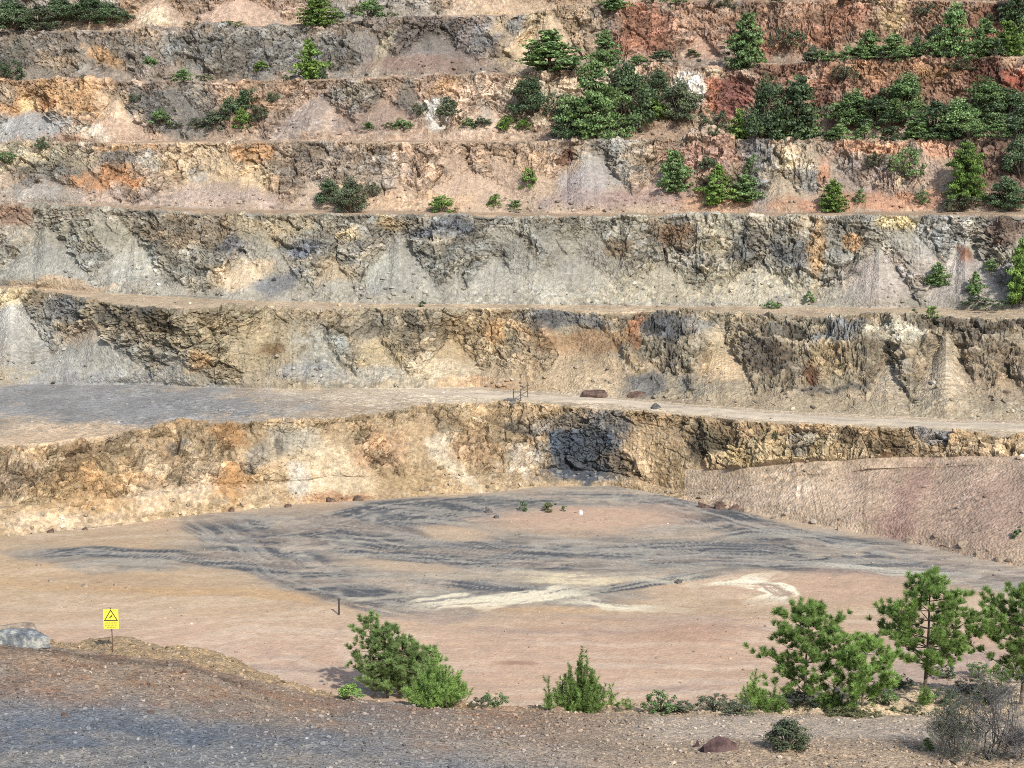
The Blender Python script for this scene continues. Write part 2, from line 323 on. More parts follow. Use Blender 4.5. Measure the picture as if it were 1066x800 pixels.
# (kinds, cx, cy, rx, ry, angle deg, colour, strength)
Zn = [
 (('wall7','bench6'), 40, 10, 60, 20, 0, LG, .7), (('wall7',), 112, 6, 14, 10, 0, WHITE, .8), (('wall7',), 165, 20, 22, 10, 0, CREAM, .8), (('wall7',), 250, 15, 70, 16, 0, PINK, .7),
 (('wall7',), 410, 8, 80, 20, 0, GREY, .8), (('wall7',), 520, 8, 60, 18, 0, TAN, .6), (('wall7',), 900, -10, 400, 20, 0, BRN, .5),
 (('wall6',), 60, 58, 90, 30, 0, (122,114,106), .9), (('wall6',), 108, 60, 22, 9, 30, OCH, .8), (('wall6',), 80, 76, 10, 6, 0, LG, .9), (('wall6',), 12, 62, 20, 20, 0, (84,84,78), .8), (('wall6',), 60, 66, 18, 10, 0, TAN, .5),
 (('wall6',), 280, 55, 130, 28, 0, (126,124,121), .95), (('wall6',), 172, 50, 16, 12, 0, LG, .7), (('wall6',), 150, 38, 20, 5, 0, TAN, .6), (('wall6',), 230, 60, 30, 14, 20, DG, .6), (('wall6',), 345, 52, 25, 20, 0, DG, .5), (('wall6',), 290, 40, 15, 8, 0, LG, .6),
 (('wall6',), 465, 46, 75, 32, 0, (118,110,108), .95), (('wall6',), 400, 52, 6, 26, 28, (178,166,142), .85), (('wall6',), 440, 66, 60, 8, 0, (130,104,92), .7), (('wall6',), 450, 40, 14, 10, 0, DG, .7), (('wall6',), 510, 40, 14, 18, 20, (124,126,130), .7),
 (('wall6',), 572, 40, 50, 38, 0, (190,164,128), .95), (('wall6',), 536, 26, 9, 14, 0, (138,140,142), .8), (('wall6',), 600, 30, 30, 20, 30, (164,142,122), .6),
 (('wall6',), 672, 32, 34, 34, 0, (152,104,84), .95), (('wall6',), 690, 50, 10, 20, 0, MAR, .5), (('wall6',), 728, 34, 30, 30, 0, (180,140,116), .8), (('wall6',), 780, 40, 30, 30, 0, (132,100,88), .8), (('wall6',), 800, 50, 12, 16, 0, (176,104,76), .7),
 (('wall6',), 940, 28, 180, 40, 0, (166,126,100), .8), (('wall6',), 930, 20, 14, 18, 0, YEL, .6), (('wall6',), 860, 30, 50, 12, -20, (160,104,80), .6), (('wall6',), 1030, 20, 20, 20, 0, (130,86,66), .7),
 (('wall5',), 60, 104, 75, 24, 0, (192,150,104), .95), (('wall5',), 28, 108, 9, 9, 0, (222,196,140), .9), (('wall5',), 55, 108, 4, 14, 0, RUST, .8), (('wall5',), 44, 96, 8, 3, 0, DK, .6), (('wall5',), 6, 98, 12, 10, 0, LG, .6),
 (('wall5',), 30, 137, 42, 17, -8, (146,147,148), .95), (('wall5',), 95, 141, 22, 7, 0, (206,190,170), .85), (('wall5',), 125, 112, 30, 16, 40, (196,168,138), .85), (('wall5',), 185, 112, 55, 27, 15, (112,110,107), .95), (('wall5',), 150, 102, 10, 12, 30, DG, .6), (('wall5',), 205, 105, 12, 12, 0, LG, .4),
 (('wall5',), 262, 102, 40, 20, 0, (168,138,112), .9), (('wall5',), 325, 122, 50, 22, -25, (142,128,122), .9), (('wall5',), 345, 125, 5, 20, 30, (180,156,136), .6), (('wall5',), 372, 100, 20, 14, 0, (148,146,136), .7), (('wall5',), 402, 124, 36, 20, 0, (138,118,108), .8), (('wall5',), 422, 98, 12, 16, -10, DG, .8), (('wall5',), 388, 92, 7, 10, 0, DG, .6),
 (('wall5',), 455, 114, 18, 13, 10, (206,203,198), .95), (('wall5',), 472, 90, 14, 9, 0, OCH, .6), (('wall5',), 500, 112, 35, 32, 0, (192,166,144), .8), (('wall5',), 570, 105, 50, 26, 0, (204,184,156), .8), (('wall5',), 650, 90, 40, 14, 0, (190,172,150), .8), (('wall5',), 505, 118, 8, 10, 0, GREY, .5),
 (('wall5',), 716, 94, 15, 22, 0, (226,218,210), .98), (('wall5',), 739, 98, 9, 26, 0, (176,112,76), .9), (('wall5',), 762, 100, 22, 28, 10, (116,66,60), .95), (('wall5',), 742, 78, 10, 6, 0, CREAM, .8), (('wall5',), 690, 110, 20, 15, 0, CREAM, .5),
 (('wall5',), 815, 90, 30, 40, 0, (138,96,80), .8), (('wall5',), 858, 92, 14, 34, 20, (94,52,50), .95), (('wall5',), 950, 85, 110, 30, 0, (156,114,90), .9), (('wall5',), 930, 74, 45, 9, 0, (184,138,104), .8), (('wall5',), 975, 76, 24, 8, 0, (196,150,100), .7), (('wall5',), 885, 96, 16, 10, 0, (190,140,120), .6), (('wall5',), 1032, 80, 22, 22, 0, (98,58,50), .9), (('wall5',), 1060, 96, 14, 22, 0, (150,74,54), .9), (('wall5',), 900, 112, 30, 12, -30, (152,84,70), .7),
 (('wall4',), 45, 168, 60, 20, 0, (158,148,124), .9), (('wall4',), 60, 186, 44, 11, 0, (108,108,106), .9), (('wall4',), 45, 206, 50, 14, 0, (146,142,138), .8), (('wall4',), 12, 170, 10, 8, 0, CREAM, .5), (('wall4',), 115, 194, 32, 18, 0, (180,126,80), .9), (('wall4',), 122, 165, 18, 10, 0, (106,104,104), .9), (('wall4',), 158, 168, 14, 9, 0, (166,164,158), .9), (('wall4',), 135, 152, 30, 4, 0, OCH, .6),
 (('wall4',), 215, 168, 60, 20, 0, (184,160,128), .85), (('wall4',), 262, 158, 20, 10, 0, (202,152,100), .8), (('wall4',), 262, 184, 30, 12, 0, (202,174,132), .7), (('wall4',), 208, 180, 8, 8, 0, LG, .7), (('wall4',), 205, 208, 110, 12, 0, (164,144,132), .9), (('wall4',), 330, 170, 35, 22, 0, (150,136,124), .85), (('wall4',), 310, 178, 14, 22, 20, (116,106,100), .5),
 (('wall4',), 395, 178, 32, 18, 0, (168,158,148), .75), (('wall4',), 398, 160, 10, 8, 0, DG, .7), (('wall4',), 490, 180, 80, 34, 0, (180,152,130), .8), (('wall4',), 440, 210, 60, 12, 0, (190,156,122), .7), (('wall4',), 540, 165, 25, 15, 0, (192,160,128), .7), (('wall4',), 587, 165, 9, 7, 0, (120,74,56), .8), (('wall4',), 640, 170, 38, 26, -35, (148,146,140), .9), (('wall4',), 605, 195, 30, 18, -35, (150,142,142), .9), (('wall4',), 600, 210, 40, 10, 0, (148,130,128), .7), (('wall4',), 675, 165, 20, 14, 0, (176,150,120), .6),
 (('wall4',), 690, 205, 50, 12, 0, (150,122,116), .7), (('wall4',), 735, 165, 45, 18, 0, (180,136,118), .85), (('wall4',), 755, 210, 50, 10, 0, (186,138,104), .7), (('wall4',), 790, 182, 16, 40, 0, (124,126,130), .95), (('wall4',), 822, 182, 24, 32, 0, (176,160,136), .85), (('wall4',), 816, 172, 12, 8, 0, YEL, .6), (('wall4',), 845, 190, 10, 10, 0, (128,130,132), .7), (('wall4',), 860, 178, 6, 14, 0, (186,120,78), .7), (('wall4',), 875, 165, 14, 20, 0, LG, .5),
 (('wall4',), 910, 156, 34, 9, 0, (206,148,110), .9), (('wall4',), 905, 182, 35, 18, 0, (152,136,130), .85), (('wall4',), 976, 155, 22, 11, 0, (206,152,120), .9), (('wall4',), 950, 185, 30, 14, 0, (172,146,132), .8), (('wall4',), 930, 212, 130, 10, 0, (182,130,100), .85), (('wall4',), 1040, 175, 45, 34, 0, (122,92,80), .9), (('wall4',), 938, 187, 6, 8, 0, CREAM, .8),
 (('wall3',), 100, 236, 130, 20, 0, (158,150,136), .8), (('wall3',), 20, 226, 22, 10, 0, (150,110,90), .7), (('wall3',), 90, 246, 60, 14, 0, (140,138,124), .7), (('wall3',), 200, 240, 44, 20, 0, (132,116,96), .8), (('wall3',), 90, 280, 100, 22, 0, (146,145,138), .95), (('wall3',), 150, 272, 18, 18, 0, (168,166,154), .6), (('wall3',), 60, 300, 60, 5, 0, (176,146,112), .7), (('wall3',), 175, 262, 16, 8, 30, DK, .5), (('wall3',), 235, 262, 16, 8, 0, BG, .7),
 (('wall3',), 285, 236, 40, 14, 0, (172,156,126), .8), (('wall3',), 252, 285, 34, 15, -10, (188,166,136), .9), (('wall3',), 320, 262, 26, 10, 0, (90,98,112), .9), (('wall3',), 295, 296, 24, 10, -15, (104,110,120), .8), (('wall3',), 352, 285, 20, 13, 0, (176,154,122), .8), (('wall3',), 365, 246, 12, 8, 0, YEL, .7), (('wall3',), 400, 250, 40, 12, 0, GREY, .6), (('wall3',), 412, 278, 40, 18, -20, (158,158,148), .9), (('wall3',), 405, 300, 30, 8, 0, (124,124,124), .6),
 (('wall3',), 410, 230, 14, 7, 0, (200,176,136), .8), (('wall3',), 465, 238, 36, 10, 0, (98,106,118), .9), (('wall3',), 500, 280, 110, 36, 0, (142,141,134), .7), (('wall3',), 570, 300, 90, 14, 0, (158,154,142), .6), (('wall3',), 645, 262, 16, 11, 0, (118,98,74), .8), (('wall3',), 702, 246, 22, 18, 20, (128,96,66), .8), (('wall3',), 600, 240, 60, 12, 0, (138,136,122), .6), (('wall3',), 680, 298, 70, 18, 0, (170,160,136), .7),
 (('wall3',), 752, 250, 20, 20, 0, (178,168,142), .7), (('wall3',), 775, 264, 14, 26, 0, (104,104,100), .8), (('wall3',), 825, 266, 24, 18, 0, (98,102,106), .85), (('wall3',), 852, 262, 9, 30, 0, (188,150,102), .8), (('wall3',), 780, 300, 80, 16, 0, (176,166,142), .7), (('wall3',), 830, 236, 14, 10, 0, (172,160,138), .7), (('wall3',), 882, 250, 18, 22, 0, (112,112,108), .6), (('wall3',), 883, 252, 8, 8, 0, OCH, .8), (('wall3',), 937, 233, 24, 10, 0, (206,186,136), .9), (('wall3',), 935, 256, 28, 16, 0, (150,146,134), .6), (('wall3',), 985, 246, 24, 30, 0, (166,164,160), .9), (('wall3',), 1001, 266, 6, 12, 0, (150,88,56), .9), (('wall3',), 1042, 240, 26, 16, 0, (112,88,76), .85), (('wall3',), 915, 294, 40, 28, 0, (158,146,138), .85), (('wall3',), 1010, 290, 60, 24, 0, (160,150,144), .8),
 (('bench2',), 40, 300, 60, 8, 0, (176,146,112), .5),
 (('wall2',), 10, 314, 26, 11, -20, (214,190,146), .95), (('wall2',), 20, 345, 40, 28, 0, (160,158,152), .95), (('wall2',), 66, 322, 24, 14, 0, (112,118,124), .85), (('wall2',), 100, 380, 110, 26, 0, (146,144,138), .95), (('wall2',), 85, 352, 22, 10, -30, (164,146,128), .7), (('wall2',), 140, 328, 44, 12, 0, (96,92,84), .8), (('wall2',), 165, 334, 24, 9, 20, (60,60,58), .8), (('wall2',), 250, 352, 66, 34, 0, (162,146,116), .9), (('wall2',), 282, 364, 14, 8, 0, (112,84,48), .8), (('wall2',), 208, 376, 14, 10, 0, (186,150,106), .8), (('wall2',), 336, 365, 30, 30, 0, (152,152,144), .85), (('wall2',), 330, 388, 34, 12, 0, (130,134,138), .7),
 (('wall2',), 400, 340, 50, 14, 0, (122,116,102), .8), (('wall2',), 398, 370, 34, 16, 0, (168,150,116), .8), (('wall2',), 380, 392, 60, 10, 0, (150,146,136), .7), (('wall2',), 465, 385, 45, 18, 0, (186,168,138), .85), (('wall2',), 500, 350, 44, 26, 0, (160,136,100), .85), (('wall2',), 518, 348, 12, 12, 0, OCH, .7), (('wall2',), 435, 332, 8, 10, 0, DK, .6), (('wall2',), 525, 402, 60, 8, 0, (188,148,106), .8), (('wall2',), 592, 332, 44, 7, 0, (98,104,112), .85), (('wall2',), 570, 338, 14, 8, 0, (70,74,78), .7), (('wall2',), 605, 356, 60, 16, 0, (156,120,82), .8), (('wall2',), 590, 388, 80, 22, 0, (176,152,120), .9), (('wall2',), 688, 346, 20, 18, 0, (66,74,84), .95), (('wall2',), 662, 345, 9, 20, 0, (146,96,62), .8), (('wall2',), 672, 398, 24, 13, 0, (96,99,104), .85), (('wall2',), 700, 375, 10, 16, 0, (74,74,74), .7),
 (('wall2',), 735, 342, 22, 8, 0, (128,130,130), .7), (('wall2',), 752, 355, 18, 14, 0, (184,166,134), .7), (('wall2',), 752, 388, 34, 16, 0, (190,162,124), .9), (('wall2',), 718, 400, 18, 14, 0, (124,122,114), .7), (('wall2',), 803, 376, 30, 16, 15, (76,70,66), .85), (('wall2',), 822, 348, 30, 8, 0, (72,72,70), .7), (('wall2',), 866, 350, 26, 14, 0, (112,118,124), .8), (('wall2',), 872, 374, 22, 14, 0, (196,168,122), .85), (('wall2',), 848, 388, 7, 12, 0, (104,66,44), .9), (('wall2',), 866, 408, 44, 6, 0, (84,82,80), .8), (('wall2',), 930, 352, 30, 10, 0, (190,180,158), .8), (('wall2',), 912, 372, 36, 12, 0, (130,118,98), .7), (('wall2',), 925, 400, 26, 18, 0, (168,152,130), .8), (('wall2',), 985, 392, 30, 34, 0, (172,154,128), .9), (('wall2',), 1015, 344, 60, 10, 0, (82,76,70), .85), (('wall2',), 1040, 388, 40, 32, 0, (146,126,102), .85), (('wall2',), 800, 420, 120, 10, 0, (168,146,116), .5),
 (('bench1', 'wall2'), 110, 418, 175, 24, 2, (139,140,142), .95), (('bench1',), 300, 420, 40, 12, 0, (150,146,140), .5), (('bench1',), 430, 412, 130, 10, 0, (204,186,160), .8), (('bench1',), 800, 434, 300, 9, 3, (196,176,146), .6), (('bench1','wall1'), 60, 455, 90, 10, -5, (196,166,132), .8),
 (('wall1',), 20, 492, 26, 22, 0, (150,130,108), .7), (('wall1',), 100, 505, 60, 30, 0, (180,142,92), .8), (('wall1',), 92, 468, 22, 8, 0, (156,124,92), .6), (('wall1',), 60, 545, 80, 14, 0, (182,158,128), .8), (('wall1',), 165, 475, 30, 18, 30, (190,164,130), .8), (('wall1',), 150, 515, 24, 20, 0, (192,166,134), .85), (('wall1',), 238, 458, 18, 14, 30, (170,124,70), .8), (('wall1',), 240, 505, 22, 26, 20, (176,130,76), .85), (('wall1',), 205, 498, 20, 28, 40, (194,168,136), .8), (('wall1',), 268, 475, 12, 14, 0, (128,126,120), .7), (('wall1',), 184, 468, 9, 6, 0, (112,108,104), .8), (('wall1',), 305, 462, 26, 14, 0, (158,154,142), .8), (('wall1',), 290, 466, 5, 8, 0, DK, .7),
 (('wall1',), 345, 494, 50, 26, 10, (196,174,140), .9), (('wall1',), 310, 500, 12, 18, -20, (176,170,160), .7), (('wall1',), 395, 470, 24, 20, 0, (180,142,104), .8), (('wall1',), 458, 466, 16, 12, 30, (206,190,166), .8), (('wall1',), 478, 492, 34, 8, 35, (202,184,154), .8), (('wall1',), 430, 504, 36, 16, 0, (160,132,92), .85), (('wall1',), 492, 470, 24, 12, 0, (176,144,108), .7), (('wall1',), 542, 446, 18, 5, 0, (84,80,76), .85), (('wall1',), 548, 478, 20, 14, 20, (208,196,180), .6), (('wall1',), 355, 518, 40, 5, 0, (164,116,84), .7),
 (('wall1',), 602, 464, 42, 30, 0, (62,80,98), .98), (('wall1',), 606, 490, 46, 16, 0, (62,76,92), .98), (('wall1',), 636, 440, 22, 12, 0, (104,108,112), .85), (('wall1',), 576, 440, 30, 8, 0, (172,156,136), .6), (('wall1',), 668, 480, 22, 20, 0, (190,160,120), .85), (('wall1',), 702, 488, 26, 24, 0, (152,126,88), .85), (('wall1',), 742, 458, 32, 16, 10, (92,86,70), .9), (('wall1',), 728, 470, 10, 10, 0, (64,62,58), .8), (('wall1',), 768, 478, 20, 10, 0, (192,168,116), .7), (('wall1',), 732, 498, 20, 8, 0, (150,142,130), .6), (('wall1',), 830, 468, 50, 16, 0, (190,164,120), .85), (('wall1',), 838, 460, 12, 12, 0, LG, .5), (('wall1',), 882, 460, 12, 12, 0, (84,66,48), .8), (('wall1',), 932, 468, 14, 12, 0, (96,78,54), .8), (('wall1',), 975, 454, 24, 7, 0, (122,126,132), .85), (('wall1',), 1000, 475, 60, 10, 0, (178,154,122), .7), (('wall1',), 905, 485, 40, 8, 0, (196,172,136), .7),
]
TAL = (PX > 712) & (kk == 4) & (ss <= .3)
C[TAL] = lin((178, 154, 128))
def paint(sel, cx, cy, rx, ry, ang, c, st, soft=.38, nz=.75):
    bb = sel & (np.abs(QX - cx) < 2.2 * max(rx, ry)) & (np.abs(QY - cy) < 2.2 * max(rx, ry))
    if not bb.any(): return
    a = math.radians(ang); dx = QX[bb] - cx; dy = QY[bb] - cy
    u = (dx * math.cos(a) + dy * math.sin(a)) / rx; v_ = (-dx * math.sin(a) + dy * math.cos(a)) / ry
    r = np.sqrt(u * u + v_ * v_) + nz * wfine[bb]
    m = (st * sstep(1 + soft, 1 - soft, r))[:, None]
    C[bb] = C[bb] * (1 - m) + m * lin(c)
for kinds, *a in Zn:
    sel = np.isin(kk, [KI[k_] for k_ in kinds]) & ~TAL
    paint(sel, *a)
# pink and maroon scree slope below the haul road (right)
for a in [(1010, 535, 110, 60, 0, (168,140,120), .85), (940, 540, 15, 60, 32, (146,112,102), .7), (1050, 530, 40, 30, 0, (162,134,118), .6), (740, 522, 60, 6, -10, (192,168,140), .6), (800, 515, 90, 12, 0, (180,156,134), .6)]:
    paint(TAL, *a, soft=.5)
# rubble heap at its left foot
# ---- pit floor
fcol = C[fl]; base = fcol
fpx, fpy = PX[fl], PY[fl]
def fm(cx, cy, rx, ry, ang=0, soft=.45):
    a = math.radians(ang); dx = QX[fl] - cx; dy = QY[fl] - cy
    u = (dx * math.cos(a) + dy * math.sin(a)) / rx; v_ = (-dx * math.sin(a) + dy * math.cos(a)) / ry
    return sstep(1 + soft, 1 - soft, np.sqrt(u * u + v_ * v_))
def mixf(m, c): 
    global fcol
    fcol = fcol * (1 - m[:, None]) + m[:, None] * lin(c).astype(f)
mixf(fm(60, 600, 260, 40, 0, .6) * .6, (186, 160, 128))
mixf(fm(60, 560, 200, 14, 0, .6) * .8, (176, 156, 130))
grey = np.zeros(fcol.shape[0], f)
for a in [(330, 572, 125, 40, 8), (450, 537, 130, 19, 0), (470, 590, 170, 24, 4), (650, 578, 210, 20, 2), (860, 574, 210, 25, 4), (1010, 598, 130, 17, 5), (640, 521, 130, 12, 3), (380, 606, 120, 24, 6), (700, 540, 60, 20, 20), (400, 622, 110, 14, 6), (120, 578, 95, 11, 2), (560, 620, 120, 12, 0)]:
    grey = np.maximum(grey, fm(*a[:4], ang=a[4]))
grey *= 1 - fm(615, 546, 100, 13, 0) * .95
sw = 1.5 * fbm(fx * .2 + 2.5 * wa, fy * .75 + 6 * wb, fx * 0, 1.7, 5, 84, .6)
def bundle(pts, hw, seed, edge_n=.35):
    P_ = np.array(pts, float); best = np.full(fpx.shape, 1e9, f); U_ = np.zeros(fpx.shape, f); Vv = np.zeros(fpx.shape, f); acc = 0.
    qx, qy = fpx + 5 * wa, fpy + 5 * wb
    for i in range(len(P_) - 1):
        ax, ay = P_[i, 0] * .22, P_[i, 1]; bx_, by_ = P_[i + 1, 0] * .22, P_[i + 1, 1]; dx_, dy_ = bx_ - ax, by_ - ay; l2 = dx_ * dx_ + dy_ * dy_
        t_ = np.clip(((qx * .22 - ax) * dx_ + (qy - ay) * dy_) / l2, 0, 1); ex = qx * .22 - ax - t_ * dx_; ey = qy - ay - t_ * dy_
        d_ = np.sqrt(ex * ex + ey * ey); m = d_ < best; best = np.where(m, d_, best); U_ = np.where(m, acc + t_ * math.sqrt(l2), U_)
        Vv = np.where(m, np.sign(dx_ * ey - dy_ * ex) * d_, Vv); acc += math.sqrt(l2)
    n_ = fbm(U_ / 9., Vv / 4., 0 * U_ + seed, 1., 3, seed)
    endf = sstep(0, 10, U_) * sstep(acc, acc - 10, U_)
    mask = sstep(1.2, .75, best / hw + edge_n * n_) * (.25 + .75 * endf)
    st_ = fbm(U_ / 26. + .4 * n_, Vv / 1.7 + .9 * n_ + .04 * U_, 0 * U_ + seed * 1.7, 1., 4, seed + 50, .65)
    return mask.astype(f), st_.astype(f)
sw2 = np.abs(fbm(fx * .22 + 3 * wb, fy * .7 + 6 * wa, fx * 0 + 9, 2.2, 3, 86))
g1 = np.clip(grey * 1.15, 0, 1) * sstep(-.7, -.2, sw + .3)
sx = fbm(fx * .13 + 1.5 * wa, fy * 1.0 + 5 * wb + 2 * wa, fx * 0 + 4, .8, 5, 120, .6)
fine_s = fbm(fx * .3 + wa, fy * 1.2 + 4 * wb, fx * 0 + 4, .45, 3, 126)
mixf(sstep(-.05, .25, sx) * .30 * (1 - grey), (172, 140, 116)); mixf(sstep(.05, .3, -sx) * .35 * (1 - grey), (204, 182, 162))
mixf(g1 * .62, (142, 137, 130))
for bi, (pts, hw) in enumerate([([(225, 540), (262, 566), (300, 590), (350, 612), (400, 626), (450, 638)], 10), ([(290, 545), (350, 562), (420, 575), (520, 584), (620, 584), (720, 580), (820, 585), (920, 592), (1000, 600), (1090, 611)], 10),
  ([(330, 545), (420, 529), (500, 522), (600, 520), (680, 524), (740, 540), (800, 555), (880, 570), (980, 590)], 8), ([(235, 578), (320, 560), (400, 546), (460, 536), (540, 526)], 9), ([(30, 577), (110, 572), (180, 576), (240, 585), (330, 602)], 5),
  ([(400, 545), (450, 560), (520, 572), (600, 577), (700, 573), (800, 572), (900, 584)], 7), ([(430, 602), (520, 613), (600, 617), (690, 606), (760, 596)], 3.5), ([(680, 520), (760, 545), (840, 564), (930, 586)], 8), ([(250, 560), (300, 600), (360, 622), (430, 628), (520, 616)], 5)]):
    bm_, bs_ = bundle(pts, hw, 200 + bi * 7)
    mixf(bm_ * sstep(-.55, -.3, bs_) * .9, (116, 116, 116)); mixf(bm_ * sstep(-.06, .03, bs_) * .95, (80, 82, 86)); mixf(bm_ * sstep(-.10, -.18, bs_) * .7, (168, 160, 150)); mixf(bm_ * sstep(.3, .4, bs_) * .5, (178, 170, 158))
mixf(0.3 * g1 * sstep(-.05, .10, sw) * .62, (104, 105, 108)); mixf(g1 * sstep(.04, .12, sx) * .2, (92, 94, 99)); mixf(g1 * sstep(.05, .14, -sx) * .6, (172, 164, 152))
mixf(grey * sstep(.09, .0, sw2) * .55, (176, 168, 156))
mixf(grey * sstep(-.18, -.30, sw) * .35, (188, 166, 146)); mixf(grey * sstep(.08, .2, fine_s) * .3, (96, 97, 100))
mixf(fm(620, 545, 110, 13) * .75, (190, 160, 140))
mixf(fm(880, 616, 120, 18) * .75, (186, 156, 134))
mixf(fm(470, 560, 40, 5, 6) * .7, (196, 170, 142)); mixf(fm(430, 588, 60, 6, 4) * .7, (192, 168, 142))
for bi, (pts, hw, c_, st0) in enumerate([([(425, 634), (480, 627), (560, 620), (612, 611)], 5.5, (226, 214, 188), .95), ([(590, 622), (640, 632), (700, 634)], 4.5, (228, 216, 190), .95), ([(540, 600), (600, 604), (665, 602)], 4, (216, 200, 168), .8), ([(650, 600), (700, 606), (750, 600)], 3, (196, 186, 166), .7),
  ([(725, 611), (780, 607), (806, 601)], 2.6, (240, 230, 204), .98), ([(765, 607), (800, 612), (812, 620), (794, 629)], 3.4, (240, 230, 204), .98), ([(752, 623), (800, 622)], 2.0, (228, 208, 174), .8), ([(740, 617), (775, 619)], 1.5, (214, 190, 160), .6),
  ([(840, 589), (930, 596), (1010, 602)], 2.6, (196, 190, 176), .8), ([(980, 606), (1040, 612)], 3, (206, 200, 184), .7), ([(380, 600), (450, 598), (520, 603)], 3, (186, 172, 152), .6), ([(340, 626), (420, 620), (470, 614)], 2.5, (196, 186, 166), .6), ([(700, 648), (760, 655), (830, 652)], 2, (206, 184, 162), .5)]):
    bm_, bs_ = bundle(pts, hw, 300 + bi * 5, 1.3)
    mixf(bm_ * st0 * sstep(-.30, -.02, bs_ + .6 * sx + .10), c_)
    mixf(bm_ * sstep(.12, .2, -bs_) * .35, (140, 134, 126))
mixf(fm(180, 690, 420, 50, 0, .6) * .6, (196, 170, 146))
mixf(sstep(636, 668, fpy + 4 * wb) * .55, (192, 160, 140))
mixf(sstep(.0, .3, fbm(fx * .25, fy, fx * 0, 3., 5, 88, .6)) * sstep(630, 650, fpy) * .6, (160, 142, 134)); mixf(sstep(.05, .3, -sx) * sstep(630, 660, fpy) * .4, (206, 186, 166))
mixf(fm(720, 664, 60, 9) * .5, (172, 136, 112)); mixf(fm(640, 655, 160, 10) * .3, (176, 142, 118)); mixf(fm(532, 692, 26, 3) * .6, (140, 104, 92))  # last, narrow strip: a young pine's cast shadow painted into the floor colour
mixf(fm(330, 622, 330, 6, 3) * .5 * (1 - grey), (190, 154, 112))
tr = np.abs(fbm(fx * .12 + 1.2 * wb, fy * .5 + 2 * wa, fx * 0, 1.2, 2, 89))
mixf(sstep(.06, 0, tr) * .35 * sstep(560, 600, fpy), (158, 140, 128))
C[fl] = fcol
# ---- foreground
fo = (kk <= 1)
n1 = fbm(x_[fo], y_[fo], z_[fo], 4.5, 4, 100); n2 = fbm(x_[fo], y_[fo], z_[fo], .7, 3, 104)
px_, py_ = PX[fo], PY[fo]
c = C[fo].copy()
def mx(m, col_):
    global c
    c = c * (1 - m[:, None]) + m[:, None] * lin(col_).astype(f)
mx(sstep(-.5, .3, n1) * .8, (158, 134, 112))
bl = sstep(0, 1, (py_ - 690 - .09 * np.clip(px_, 0, 900)) / 70 + .9 * n1) * sstep(760, 560, px_)
mx(bl * .95, (128, 129, 131)); mx(bl * sstep(-.1, .3, n1 + .4 * n2) * sstep(450, 200, px_) * sstep(720, 760, py_), (110, 115, 124))
mx(sstep(.1, .35, n1 + .5 * n2) * sstep(600, 300, px_) * (1 - bl) * .6, (110, 104, 102))
mx(sstep(.0, .4, n2 + .3 * n1) * .35 * (1 - bl) * sstep(700, 500, px_), (164, 116, 78))
mx(sstep(-.1, .25, fbm(x_[fo] * .6, y_[fo], z_[fo], 2.2, 4, 170)) * (1 - bl) * sstep(650, 450, px_) * .55, (148, 112, 88))
mx(sstep(.05, .25, fbm(x_[fo] * .5, y_[fo], z_[fo], 1.5, 4, 175)) * .35, (158, 148, 136))
mx(sstep(500, 780, px_) * .75, (176, 154, 130))
pathm = sstep(620, 720, px_) * sstep(776 + 0 * px_, 766, py_ + 4 * n1) * sstep(742, 750, py_ - 3 * n1)
mx(pathm * .9, (190, 172, 154))
mx((kk[fo] == 1) * sstep(420, 300, px_) * .9, (166, 142, 110)); mx((kk[fo] == 1) * sstep(600, 800, px_) * .8, (204, 182, 150))
mx(sstep(300, 240, px_) * sstep(5, 0, np.abs(py_ - (crestF[np.searchsorted(cols, px_).clip(0, NC - 1)] + 6))) * .6, (98, 88, 80))
C[fo] = c
# fine colour variation by rock cell and stone, darker along the joints
lum = np.exp(np.clip(cellv, -1.2, 1.2) * np.where(Wm, .60, .36))
C *= lum[..., None]
hu = np.clip(hue, -1, 1)[..., None] * np.where(Wm, .20, .07)[..., None]
C *= (1 + hu * np.array([.55, .05, -.6]))
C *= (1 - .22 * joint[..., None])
C = C * (1 - .35 * stonev[..., None]) + .35 * stonev[..., None] * lin((196, 182, 160)).astype(f)
ALB = .80
Lm = C.mean(-1, keepdims=True); C = Lm + (C - Lm) * np.where(Wm, .80, np.where(kk == KI['floor'], .98, .94))[..., None]
wmix = (Wm & ~TAL)[..., None] * .06; C = C * (1 - wmix) + wmix * lin((182, 160, 132))
C = C * np.array([.992, 1.004, .972])
C = np.clip(C * ALB, .015, .85)

